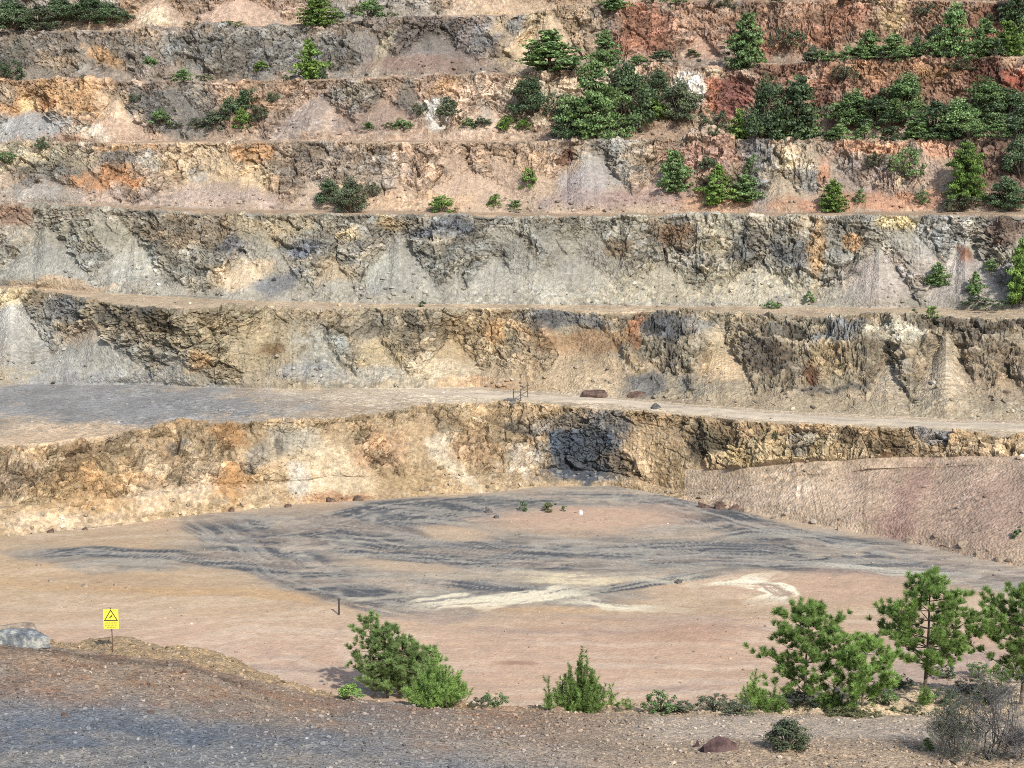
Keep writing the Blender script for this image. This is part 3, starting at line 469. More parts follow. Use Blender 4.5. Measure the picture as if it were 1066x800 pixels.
# ------------------------------------------------------------------ materials
def mat(name, rough=.9, spec=.2):
    m = bpy.data.materials.new(name); m.use_nodes = True
    b = m.node_tree.nodes['Principled BSDF']; b.inputs['Roughness'].default_value = rough
    b.inputs['Specular IOR Level'].default_value = spec
    return m, m.node_tree, b
def ground_mat(name, sc1, sc2, contrast, bump, dist):
    m, t, b = mat(name, .95, .12); N = t.nodes; Lk = t.links
    at = N.new('ShaderNodeAttribute'); at.attribute_name = 'Col'
    tc = N.new('ShaderNodeTexCoord')
    n1_ = N.new('ShaderNodeTexNoise'); n1_.inputs['Scale'].default_value = sc1; n1_.inputs['Detail'].default_value = 6; n1_.inputs['Roughness'].default_value = .72
    Lk.new(tc.outputs['Object'], n1_.inputs['Vector'])
    v_ = N.new('ShaderNodeTexVoronoi'); v_.inputs['Scale'].default_value = sc2
    Lk.new(tc.outputs['Object'], v_.inputs['Vector'])
    mr = N.new('ShaderNodeMapRange'); mr.inputs[1].default_value = .3; mr.inputs[2].default_value = .7; mr.inputs[3].default_value = 1 - contrast; mr.inputs[4].default_value = 1 + contrast
    Lk.new(n1_.outputs['Fac'], mr.inputs[0])
    sep = N.new('ShaderNodeSeparateColor'); Lk.new(v_.outputs['Color'], sep.inputs[0])
    mr2 = N.new('ShaderNodeMapRange'); mr2.inputs[3].default_value = 1 - contrast * .6; mr2.inputs[4].default_value = 1 + contrast * .6
    Lk.new(sep.outputs[0], mr2.inputs[0])
    mu = N.new('ShaderNodeMath'); mu.operation = 'MULTIPLY'; Lk.new(mr.outputs[0], mu.inputs[0]); Lk.new(mr2.outputs[0], mu.inputs[1])
    vm = N.new('ShaderNodeVectorMath'); vm.operation = 'SCALE'; Lk.new(at.outputs['Color'], vm.inputs[0]); Lk.new(mu.outputs[0], vm.inputs['Scale'])
    Lk.new(vm.outputs[0], b.inputs['Base Color'])
    ad = N.new('ShaderNodeMath'); ad.operation = 'ADD'; Lk.new(n1_.outputs['Fac'], ad.inputs[0])
    sb = N.new('ShaderNodeMath'); sb.operation = 'MULTIPLY'; sb.inputs[1].default_value = -.5; Lk.new(v_.outputs['Distance'], sb.inputs[0]); Lk.new(sb.outputs[0], ad.inputs[1])
    bp = N.new('ShaderNodeBump'); bp.inputs['Strength'].default_value = bump; bp.inputs['Distance'].default_value = dist
    Lk.new(ad.outputs[0], bp.inputs['Height']); Lk.new(bp.outputs[0], b.inputs['Normal'])
    return m
M_rock = ground_mat('quarry_rock', 2.2, 4.5, .26, .8, .22)
M_floor = ground_mat('packed_earth', 1.6, 5.0, .12, .5, .10)
M_grav = ground_mat('loose_gravel', 5.0, 9.0, .34, .9, .10)

# ------------------------------------------------------------------ terrain objects out of the one surface
def grid_object(name, r0, r1, material, smooth):
    Xs, Ys, Zs = X2[r0:r1 + 1], D2[r0:r1 + 1], Z2[r0:r1 + 1]; n = r1 - r0 + 1
    me = bpy.data.meshes.new(name)
    co = np.stack([Xs, Ys, Zs], -1).reshape(-1, 3).astype(f)
    me.vertices.add(len(co)); me.vertices.foreach_set('co', co.ravel())
    i = np.arange(n * NC).reshape(n, NC)
    q = np.stack([i[:-1, :-1], i[:-1, 1:], i[1:, 1:], i[1:, :-1]], -1).reshape(-1, 4)
    me.loops.add(q.size); me.loops.foreach_set('vertex_index', q.ravel().astype(np.int32))
    me.polygons.add(len(q)); me.polygons.foreach_set('loop_start', np.arange(0, q.size, 4, dtype=np.int32))
    try: me.polygons.foreach_set('loop_total', np.full(len(q), 4, np.int32))
    except Exception: pass
    me.polygons.foreach_set('use_smooth', np.full(len(q), smooth))
    me.update(calc_edges=True)
    ca = me.color_attributes.new('Col', 'FLOAT_COLOR', 'POINT')
    cc = np.ones((len(co), 4), f); cc[:, :3] = C[r0:r1 + 1].reshape(-1, 3); ca.data.foreach_set('color', cc.ravel())
    me.materials.append(material)
    o = bpy.data.objects.new(name, me); COL.objects.link(o); o['kind'] = 'structure'
    return o
rk = lambda a: int(np.where(K == KI[a])[0][-1])
grid_object('gravel_ground', 0, rk('mound'), M_grav, False)
grid_object('slope', rk('mound'), rk('drop'), M_grav, True)
grid_object('pit_floor', rk('drop'), rk('floor'), M_floor, True)
grid_object('terraced_hillside', rk('floor'), NR - 1, M_rock, False)

# where the sight line through a pixel of the photograph meets the ground
PYv = row_of(D2, Z2)
def hit(px, py, rmin=0):
    j = int(np.clip(np.searchsorted(cols, px), 1, NC - 2))
    colr = PYv[:, j]
    r = rmin
    while r < NR - 1 and not (colr[r] <= py): r += 1
    return Vector((float(x_of(px, D2[r, j], Z2[r, j])), float(D2[r, j]), float(Z2[r, j]))), r, j
#@@OBJECTS

# ------------------------------------------------------------------ object helpers
def tag(o, label=None, cat=None, group=None, kind=None):
    if label: o['label'] = label
    if cat: o['category'] = cat
    if group: o['group'] = group
    if kind: o['kind'] = kind
    return o
def empty(name, loc, rz=0.):
    o = bpy.data.objects.new(name, None); COL.objects.link(o); o.location = loc; o.rotation_euler = (0, 0, rz); o.empty_display_size = .3
    return o
def tri_mesh(name, V, Fc, material, col=None, smooth=False):
    """V (n,3), Fc (m,3) int"""
    me = bpy.data.meshes.new(name)
    me.vertices.add(len(V)); me.vertices.foreach_set('co', np.asarray(V, f).ravel())
    me.loops.add(Fc.size); me.loops.foreach_set('vertex_index', Fc.astype(np.int32).ravel())
    me.polygons.add(len(Fc)); me.polygons.foreach_set('loop_start', np.arange(0, Fc.size, Fc.shape[1], dtype=np.int32))
    me.polygons.foreach_set('use_smooth', np.full(len(Fc), smooth))
    me.update(calc_edges=True)
    if col is not None:
        ca = me.color_attributes.new('Col', 'FLOAT_COLOR', 'POINT')
        cc = np.ones((len(V), 4), f); cc[:, :3] = col; ca.data.foreach_set('color', cc.ravel())
    me.materials.append(material)
    return me
def link(name, me, parent=None, loc=None):
    o = bpy.data.objects.new(name, me); COL.objects.link(o)
    if parent: o.parent = parent
    if loc is not None: o.location = loc
    return o

def leaf_mat(name, c, transl=.25):
    m = bpy.data.materials.new(name); m.use_nodes = True; t = m.node_tree; N = t.nodes; Lk = t.links
    b = N['Principled BSDF']; b.inputs['Roughness'].default_value = .75; b.inputs['Specular IOR Level'].default_value = .15
    at = N.new('ShaderNodeAttribute'); at.attribute_name = 'Col'
    oi = N.new('ShaderNodeObjectInfo')
    mr = N.new('ShaderNodeMapRange'); mr.inputs[3].default_value = .82; mr.inputs[4].default_value = 1.2; Lk.new(oi.outputs['Random'], mr.inputs[0])
    rgb = N.new('ShaderNodeRGB'); rgb.outputs[0].default_value = (*c, 1)
    m1 = N.new('ShaderNodeVectorMath'); m1.operation = 'MULTIPLY'; Lk.new(rgb.outputs[0], m1.inputs[0]); Lk.new(at.outputs['Color'], m1.inputs[1])
    m2 = N.new('ShaderNodeVectorMath'); m2.operation = 'SCALE'; Lk.new(m1.outputs[0], m2.inputs[0]); Lk.new(mr.outputs[0], m2.inputs['Scale'])
    Lk.new(m2.outputs[0], b.inputs['Base Color'])
    tr = N.new('ShaderNodeBsdfTranslucent'); Lk.new(m2.outputs[0], tr.inputs[0])
    mx_ = N.new('ShaderNodeMixShader'); mx_.inputs[0].default_value = transl
    Lk.new(b.outputs[0], mx_.inputs[1]); Lk.new(tr.outputs[0], mx_.inputs[2]); Lk.new(mx_.outputs[0], N['Material Output'].inputs[0])
    return m
GM = {'bright': leaf_mat('bright_leaf', (.150, .235, .062)), 'mid': leaf_mat('pine_leaf', (.155, .235, .095)), 'dark': leaf_mat('dark_leaf', (.098, .142, .074)), 'fore': leaf_mat('young_pine_needles', (.255, .385, .11), .45), 'foreg': leaf_mat('grey_pine_needles', (.28, .40, .15), .45), 'grey': leaf_mat('grey_leaf', (.125, .150, .090)), 'olive': leaf_mat('olive_leaf', (.13, .14, .065))}
def bark_mat(name, c1, c2, sc=12):
    m, t, b = mat(name, .9, .1); N = t.nodes; Lk = t.links
    tc = N.new('ShaderNodeTexCoord'); no = N.new('ShaderNodeTexNoise'); no.inputs['Scale'].default_value = sc; no.inputs['Detail'].default_value = 5
    Lk.new(tc.outputs['Object'], no.inputs['Vector'])
    r = N.new('ShaderNodeValToRGB'); r.color_ramp.elements[0].position = .35; r.color_ramp.elements[1].position = .65
    r.color_ramp.elements[0].color = (*c1, 1); r.color_ramp.elements[1].color = (*c2, 1)
    Lk.new(no.outputs['Fac'], r.inputs[0]); Lk.new(r.outputs[0], b.inputs['Base Color'])
    bp = N.new('ShaderNodeBump'); bp.inputs['Strength'].default_value = .6; bp.inputs['Distance'].default_value = .02; Lk.new(no.outputs['Fac'], bp.inputs['Height']); Lk.new(bp.outputs[0], b.inputs['Normal'])
    return m
M_bark = bark_mat('bark', (.07, .055, .042), (.16, .13, .10))
M_dead = bark_mat('dead_wood', (.085, .08, .078), (.18, .175, .17))
M_deaddark = bark_mat('weathered_stem', (.05, .045, .04), (.12, .11, .10))

class Acc:
    def __init__(s): s.V = []; s.F = []; s.C = []; s.n = 0
    def add(s, V, F_, C_=None):
        s.V.append(V); s.F.append(F_ + s.n); s.C.append(np.ones((len(V), 3)) if C_ is None else C_); s.n += len(V)
    def mesh(s, name, m, col=True):
        return tri_mesh(name, np.concatenate(s.V), np.concatenate(s.F), m, np.concatenate(s.C) if col else None)
def tube(acc, pts, radii, k=6):
    pts = np.asarray(pts, float); n = len(pts); V = []
    for i in range(n):
        a = pts[min(i + 1, n - 1)] - pts[max(i - 1, 0)]; a = a / (np.linalg.norm(a) + 1e-9)
        u = np.cross(a, [.31, .93, .2]); u /= np.linalg.norm(u) + 1e-9; w_ = np.cross(a, u)
        for j in range(k):
            t = 2 * math.pi * j / k; V.append(pts[i] + radii[i] * (u * math.cos(t) + w_ * math.sin(t)))
    V.append(pts[-1]); Fc = []
    for i in range(n - 1):
        for j in range(k):
            a, b = i * k + j, i * k + (j + 1) % k
            Fc += [(a, b, b + k), (a, b + k, a + k)]
    for j in range(k): Fc.append(((n - 1) * k + j, (n - 1) * k + (j + 1) % k, n * k))
    acc.add(np.array(V), np.array(Fc))
def leaves(acc, rng, centre, rad, n, size, var=.25, shade=1.):
    """n small leaf faces through an ellipsoid, denser to its outside"""
    v = rng.normal(size=(n, 3)); v /= np.linalg.norm(v, axis=1)[:, None]
    r = rng.rand(n, 1) ** .45
    p = np.asarray(centre) + v * r * np.asarray(rad)
    nn = v + .8 * rng.normal(size=(n, 3)) + [0, 0, .4]; nn /= np.linalg.norm(nn, axis=1)[:, None]
    a = np.cross(nn, rng.normal(size=(n, 3))); a /= np.linalg.norm(a, axis=1)[:, None] + 1e-9; b = np.cross(nn, a)
    s_ = size * (.6 + .8 * rng.rand(n, 1))
    V = np.stack([p - a * s_ * .5, p + b * s_ * .38, p + a * s_ * .5, p - b * s_ * .38], 1).reshape(-1, 3)
    i = np.arange(n) * 4
    Fc = np.concatenate([np.stack([i, i + 1, i + 2], 1), np.stack([i, i + 2, i + 3], 1)])
    c = shade * (1 + var * (rng.rand(n, 1) * 2 - 1)) * np.array([[1 + .15 * (rng.rand() - .5), 1, 1 - .2 * (rng.rand() - .5)]])
    acc.add(V, Fc, np.repeat(c, 4, 0))
def needles(acc, rng, base, axis, length, n, nl, nw, shade=1., spread=.9):
    """bottle-brush shoot of pine needles"""
    axis = np.asarray(axis, float); axis /= np.linalg.norm(axis) + 1e-9
    t = rng.rand(n, 1) ** .8
    p = np.asarray(base) + axis * length * t
    v = rng.normal(size=(n, 3)); v -= (v @ axis)[:, None] * axis; v /= np.linalg.norm(v, axis=1)[:, None] + 1e-9
    d_ = v * spread + axis * (.35 + .6 * t); d_ /= np.linalg.norm(d_, axis=1)[:, None]
    w_ = np.cross(d_, rng.normal(size=(n, 3))); w_ /= np.linalg.norm(w_, axis=1)[:, None] + 1e-9
    L_ = nl * (.7 + .5 * rng.rand(n, 1))
    V = np.stack([p - w_ * nw * .5, p + w_ * nw * .5, p + d_ * L_], 1).reshape(-1, 3)
    Fc = np.arange(3 * n).reshape(-1, 3)
    c = shade * (.8 + .4 * rng.rand(n, 1)) * np.ones((1, 3))
    acc.add(V, Fc, np.repeat(c, 3, 0))

# ------------------------------------------------------------------ haul road on the lowest terrace
rcols = [j for j in range(NC) if cols[j] > 425]
rt_ = np.interp(cols, [425, 470, 520, 560, 640, 700, 760, 800, 900, 1066, 1500], [408, 407, 408.5, 411.5, 415, 421, 426, 430, 436, 441.5, 458]) + wob(1.6, 9, 31)
rb_ = np.interp(cols, [425, 470, 520, 560, 640, 700, 760, 800, 900, 1066, 1500], [409, 412, 415, 418, 420.5, 429, 434, 437.5, 443, 450, 470]) + wob(2.2, 8, 32)
b0_, b1_ = int(np.where(K == KI['bench1'])[0][0]), int(np.where(K == KI['bench1'])[0][-1])
RV, RC = [], []; NA = 9
for j in rcols:
    dcol, zcol = D2[b0_ - 8:b1_ + 8, j], Z2[b0_ - 8:b1_ + 8, j]; pcol = row_of(D[b0_ - 8:b1_ + 8, j], Z[b0_ - 8:b1_ + 8, j])
    for k in range(NA):
        py = rb_[j] + (rt_[j] - rb_[j]) * k / (NA - 1); q = np.interp(-py, -pcol, np.arange(len(pcol)))
        dd0 = np.interp(q, np.arange(len(dcol)), dcol); zz0 = np.interp(q, np.arange(len(dcol)), zcol) + (.07 if 0 < k < NA - 1 else -.02)
        RV.append((x_of(cols[j], dd0, zz0), dd0, zz0)); RC.append(.5 + .5 * math.cos(6.283 * (k / (NA - 1)) * 2.))
RV = np.array(RV); RC = np.array(RC); nr_ = len(rcols)
i_ = np.arange(nr_ * NA).reshape(nr_, NA); q_ = np.stack([i_[:-1, :-1], i_[1:, :-1], i_[1:, 1:], i_[:-1, 1:]], -1).reshape(-1, 4)
rn = fbm(RV[:, 0] * .3, RV[:, 1], RV[:, 2], 1.2, 4, 140)
rcol = lin((202, 188, 166)) * (.80 * (1 + .35 * rn - .14 * RC))[:, None]
o = link('dirt_road', tri_mesh('dirt_road', RV, q_, M_floor, rcol, True)); o['kind'] = 'structure'

# ---- shapes of the far vegetation: unit footprint 1 wide, 1 high, shared meshes
def far_pine(seed, n=10, leaf=.05, cnt=60):
    rng = np.random.RandomState(seed); A = Acc(); T = Acc()
    tube(T, [(0, 0, -.05), (.01, 0, .35), (-.01, .01, .9)], [.03, .022, .006], 6)
    asym = [1 + .28 * math.sin(k_ * 1.3 + seed * 2) * rng.rand() for k_ in range(12)]
    for i in range(n):
        h = .06 + .86 * i / (n - 1); R_ = max(.07, .58 * (1 - h) ** .62 * (.75 + .4 * rng.rand()) * min(1, .72 + 2 * h)); m = max(3, int(10 * R_ / .5))
        ph = rng.rand() * 6.28
        for k in range(m):
            if rng.rand() < .12: continue
            a = ph + 6.283 * k / m + rng.normal() * .3; rr = R_ * (.45 + .65 * rng.rand()) * asym[int((a % 6.283) / 6.284 * 12)]
            droop = .05 * rr / .5
            for q_ in (.45, .75, 1.):
                c = (rr * q_ * math.cos(a), rr * q_ * math.sin(a), h + rng.normal() * .02 + droop * q_)
                q = .045 + .055 * rng.rand(); leaves(A, rng, c, (q * 1.3, q * 1.3, q * .55), int(cnt * .55), leaf, .35, (.62 + .75 * rng.rand()) * (.8 + .3 * q_))
            tube(T, [(0, 0, h - .03), (rr * math.cos(a), rr * math.sin(a), h + droop)], [.009, .003], 3)
    leaves(A, rng, (0, 0, .96), (.04, .04, .06), 30, leaf, .2, 1.15)
    return A, T
def far_bush(seed, n=30, leaf=.06, cnt=60, rz=1., lo=.08):
    rng = np.random.RandomState(seed); A = Acc(); T = Acc()
    lob = [(rng.rand() * 6.283, rng.rand() * 1.2, .72 + .5 * rng.rand()) for _ in range(5)]
    for i in range(n):
        a = rng.rand() * 6.283; el = rng.rand() ** 1.1 * 1.5; k_ = min(lob, key=lambda L_: abs(((L_[0] - a + 3.14) % 6.283) - 3.14) + abs(L_[1] - el))[2]
        rr = .40 * k_ * (.6 + .5 * rng.rand())
        c = np.array((rr * math.cos(a) * math.cos(el), rr * math.sin(a) * math.cos(el), lo + .80 * k_ * math.sin(el) * (.7 + .35 * rng.rand())))
        q = .07 + .10 * rng.rand(); leaves(A, rng, c, (q * 1.1, q * 1.1, q * .8 * rz), cnt, leaf, .35, .55 + .8 * rng.rand())
        if i % 3 == 0: tube(T, [(0, 0, -.06), c * .5, c], [.018, .012, .004], 4)
    return A, T
def far_scrub(seed, n=46, leaf=.055, cnt=34):
    rng = np.random.RandomState(seed); A = Acc(); T = Acc()
    for i in range(n):
        a = rng.rand() * 6.283; rr = .46 * math.sqrt(rng.rand()); h = (.12 + .8 * rng.rand()) * (1 - .6 * rr)
        c = np.array((rr * math.cos(a), rr * math.sin(a), h)); tube(T, [(0, 0, -.05), c * [.5, .5, .6], c], [.012, .008, .002], 3)
        leaves(A, rng, c, (.09, .09, .10), cnt, leaf, .35, .7 + .5 * rng.rand())
    return A, T
PROTO = {}
def proto(kind, A, T): PROTO.setdefault(kind, []).append((A.mesh('crown_' + kind, GM['mid']), T.mesh('trunk_' + kind, M_bark)))
for sd in (1, 2, 3): proto('pine', *far_pine(sd)); proto('bigpine', *far_pine(sd + 10, 15, .033, 110))
for sd in (1, 2, 3, 4): proto('bush', *far_bush(sd)); proto('small', *far_bush(sd + 20, 18, .10, 45)); proto('scrub', *far_scrub(sd))
for sd in (1, 2, 3): proto('oak', *far_bush(sd + 30, 70, .036, 110, .9, .10))
def set_mat(o, m):
    o.material_slots[0].link = 'OBJECT'; o.material_slots[0].material = m
NAMES = {'pine': ('pine_tree', 'pine'), 'bigpine': ('pine_tree', 'pine'), 'bush': ('bush', 'bush'), 'small': ('bush', 'bush'), 'scrub': ('scrub_shrub', 'shrub'), 'oak': ('evergreen_tree', 'tree')}
rnd = random.Random(11)
def m_per_px(p): return (p.y * cp - (p.z - CAM_Z) * sp) / F_PX
def back(px, py, push, rmin=0):
    p, r, j = hit(px, py, rmin)
    if push > 0:
        d_ = D2[r, j]
        while r < NR - 2 and D2[r, j] < d_ + push: r += 1
        p = Vector((float(X2[r, j]), float(D2[r, j]), float(Z2[r, j])))
    return p
def veg(px, py, wpx, hpx, kind, colr, label, push=.7, group=None, deep=1.):
    p = back(px, py, push); m = m_per_px(p)
    nm, cat = NAMES[kind]
    o = empty(nm, (p.x, p.y, p.z - .02 * hpx * m), rnd.random() * 6.28)
    W_, H_ = wpx * m, hpx * m
    e_ = 1.14 if kind == 'oak' else 1.; W_ *= 1.22 if kind == 'pine' else 1.
    o.scale = (W_ * 1.15 * e_, W_ * 1.15 * e_ * deep, H_ * 1.12 * e_)
    cm, tm = rnd.choice(PROTO[kind])
    c = link('crown', cm, o); set_mat(c, GM[colr])
    if hpx > 11: link('trunk' if kind in ('pine', 'bigpine', 'oak') else 'stem', tm, o)
    tag(o, label, cat, group)
    return o
V_ = veg
# ---- seventh face and sixth terrace (top of the frame)
G6 = 'scrub and trees on the sixth terrace up'
for a in [
 (14, 32, 48, 26, 'oak', 'dark', 'dark green rounded tree at the left end of the dense top-left thicket'),
 (40, 33, 36, 22, 'oak', 'grey', 'grey-green bush low in front of the dense top-left thicket'),
 (62, 31, 40, 24, 'oak', 'dark', 'dark green tree in the middle of the dense top-left thicket'),
 (90, 31, 38, 24, 'oak', 'dark', 'dark green tree right of the middle of the top-left thicket'),
 (112, 31, 32, 20, 'oak', 'dark', 'dark green bush near the right end of the top-left thicket'),
 (130, 30, 22, 16, 'bush', 'dark', 'small dark green bush ending the top-left thicket on the right'),
 (25, 12, 40, 16, 'oak', 'dark', 'dark green tree standing uphill behind the top-left thicket'),
 (200, 29, 16, 5, 'scrub', 'olive', 'tiny dry tuft on the crest right of the top-left thicket'),
 (243, 28, 26, 7, 'scrub', 'mid', 'thin green scrub along the top terrace crest left of the bright pine'),
 (331, 26, 30, 30, 'pine', 'bright', 'bright green pine on the top terrace above the grey rock face'),
 (352, 24, 20, 12, 'bush', 'mid', 'small bush just right of the bright pine on the top terrace'),
 (386, 22, 36, 22, 'bush', 'mid', 'rounded green bush on the top terrace right of the bright pine'),
 (372, 22, 18, 10, 'scrub', 'olive', 'low dry scrub beside the rounded bush on the top terrace'),
 (408, 19, 14, 6, 'scrub', 'olive', 'tiny dry scrub where the top terrace crest starts to rise'),
 (640, 16, 26, 20, 'pine', 'mid', 'green pine at the top edge above the red rock face'),
 (680, 4, 30, 12, 'bush', 'dark', 'dark bush on the crest above the red rock face'),
 (705, 4, 30, 12, 'bush', 'mid', 'green bush on the crest right above the red rock face'),
 (752, 22, 26, 20, 'scrub', 'grey', 'grey scrub clinging to the top face left of the tall slope pine'),
 (885, 8, 30, 14, 'bush', 'grey', 'grey-green bush high on the crest above the row of terrace pines'),
 (912, 10, 14, 10, 'scrub', 'grey', 'small grey shrub high on the crest above the row of terrace pines'),
 (812, 10, 20, 10, 'scrub', 'grey', 'sparse grey scrub on the top face above the low bushes'),
 (962, 24, 24, 14, 'scrub', 'grey', 'grey scrub halfway up the pale top face at the right'),
 (1058, 30, 30, 44, 'pine', 'dark', 'dark pine at the top right corner'),
 (1030, 30, 20, 14, 'scrub', 'dark', 'dark scrub beside the corner pine at the top right'),
]: V_(*a, push=.5, group=G6)
# ---- fifth terrace
G5 = 'trees and bushes on the fifth terrace up'
for a in [
 (8, 84, 34, 22, 'scrub', 'dark', 'dark scrub at the left end of the fifth terrace'),
 (88, 84, 10, 5, 'scrub', 'dark', 'tiny dark tuft on the fifth terrace near its left end'),
 (158, 85, 17, 12, 'bush', 'mid', 'small green bush on the fifth terrace left of the broader bush'),
 (190, 86, 26, 15, 'bush', 'mid', 'green bush on the fifth terrace below the grey rock face'),
 (214, 86, 20, 8, 'scrub', 'olive', 'low dry scrub right of the green bush on the fifth terrace'),
 (272, 84, 20, 11, 'bush', 'bright', 'small bright bush on the fifth terrace left of the bright pine'),
 (300, 84, 16, 6, 'scrub', 'dark', 'low dark scrub left of the bright pine on the fifth terrace'),
 (323, 84, 27, 38, 'pine', 'bright', 'bright green pine alone before the grey rock face on the fifth terrace'),
 (336, 84, 14, 18, 'bush', 'dark', 'dark bush tucked behind the lone bright pine'),
 (572, 77, 54, 38, 'pine', 'mid', 'broad layered green pine left of the narrow one on the fifth terrace'),
 (597, 73, 24, 14, 'bush', 'mid', 'low green bush at the right foot of the broad layered pine'),
 (631, 74, 29, 37, 'pine', 'mid', 'narrower green pine right of the broad layered pine'),
 (664, 72, 26, 12, 'bush', 'mid', 'low bush right of the narrower pine below the red face'),
 (688, 71, 30, 12, 'bush', 'dark', 'low dark hedge bush below the red rock face'),
 (722, 71, 16, 9, 'small', 'olive', 'small yellow-green bush right of the red rock face'),
 (776, 72, 34, 54, 'pine', 'mid', 'tall pine standing on the slope between red and pale rock'),
 (770, 74, 28, 24, 'bush', 'dark', 'dark bush at the foot of the tall slope pine'),
 (820, 64, 36, 22, 'scrub', 'grey', 'grey-green scrub left of the row of terrace pines'),
 (848, 66, 28, 18, 'bush', 'grey', 'grey bush second from the left of the terrace row'),
 (856, 67, 30, 10, 'small', 'mid', 'low green bush in front of the grey bushes on the fifth terrace'),
 (884, 65, 22, 18, 'bush', 'mid', 'green bush beginning the dense row on the fifth terrace'),
 (905, 64, 28, 28, 'pine', 'mid', 'green pine at the left end of the dense fifth terrace row'),
 (930, 63, 28, 24, 'pine', 'mid', 'green pine second in the dense fifth terrace row'),
 (955, 62, 16, 28, 'bush', 'dark', 'narrow dark bush in the middle of the dense fifth terrace row'),
 (948, 63, 28, 12, 'bush', 'mid', 'low green bush under the narrow dark bush'),
 (976, 62, 28, 28, 'oak', 'dark', 'dark tree left of the tallest pine on the fifth terrace'),
 (992, 62, 32, 52, 'pine', 'mid', 'tallest pine of the dense fifth terrace row'),
 (1024, 60, 30, 36, 'pine', 'mid', 'mid green pine between the tallest pine and the bright yellow-green one'),
 (1050, 60, 28, 34, 'pine', 'bright', 'bright yellow-green pine near the right edge of the fifth terrace'),
 (1068, 58, 24, 34, 'pine', 'mid', 'pine cut by the right edge beside the bright yellow-green one'),
]: V_(*a, push=.8, group=G5)
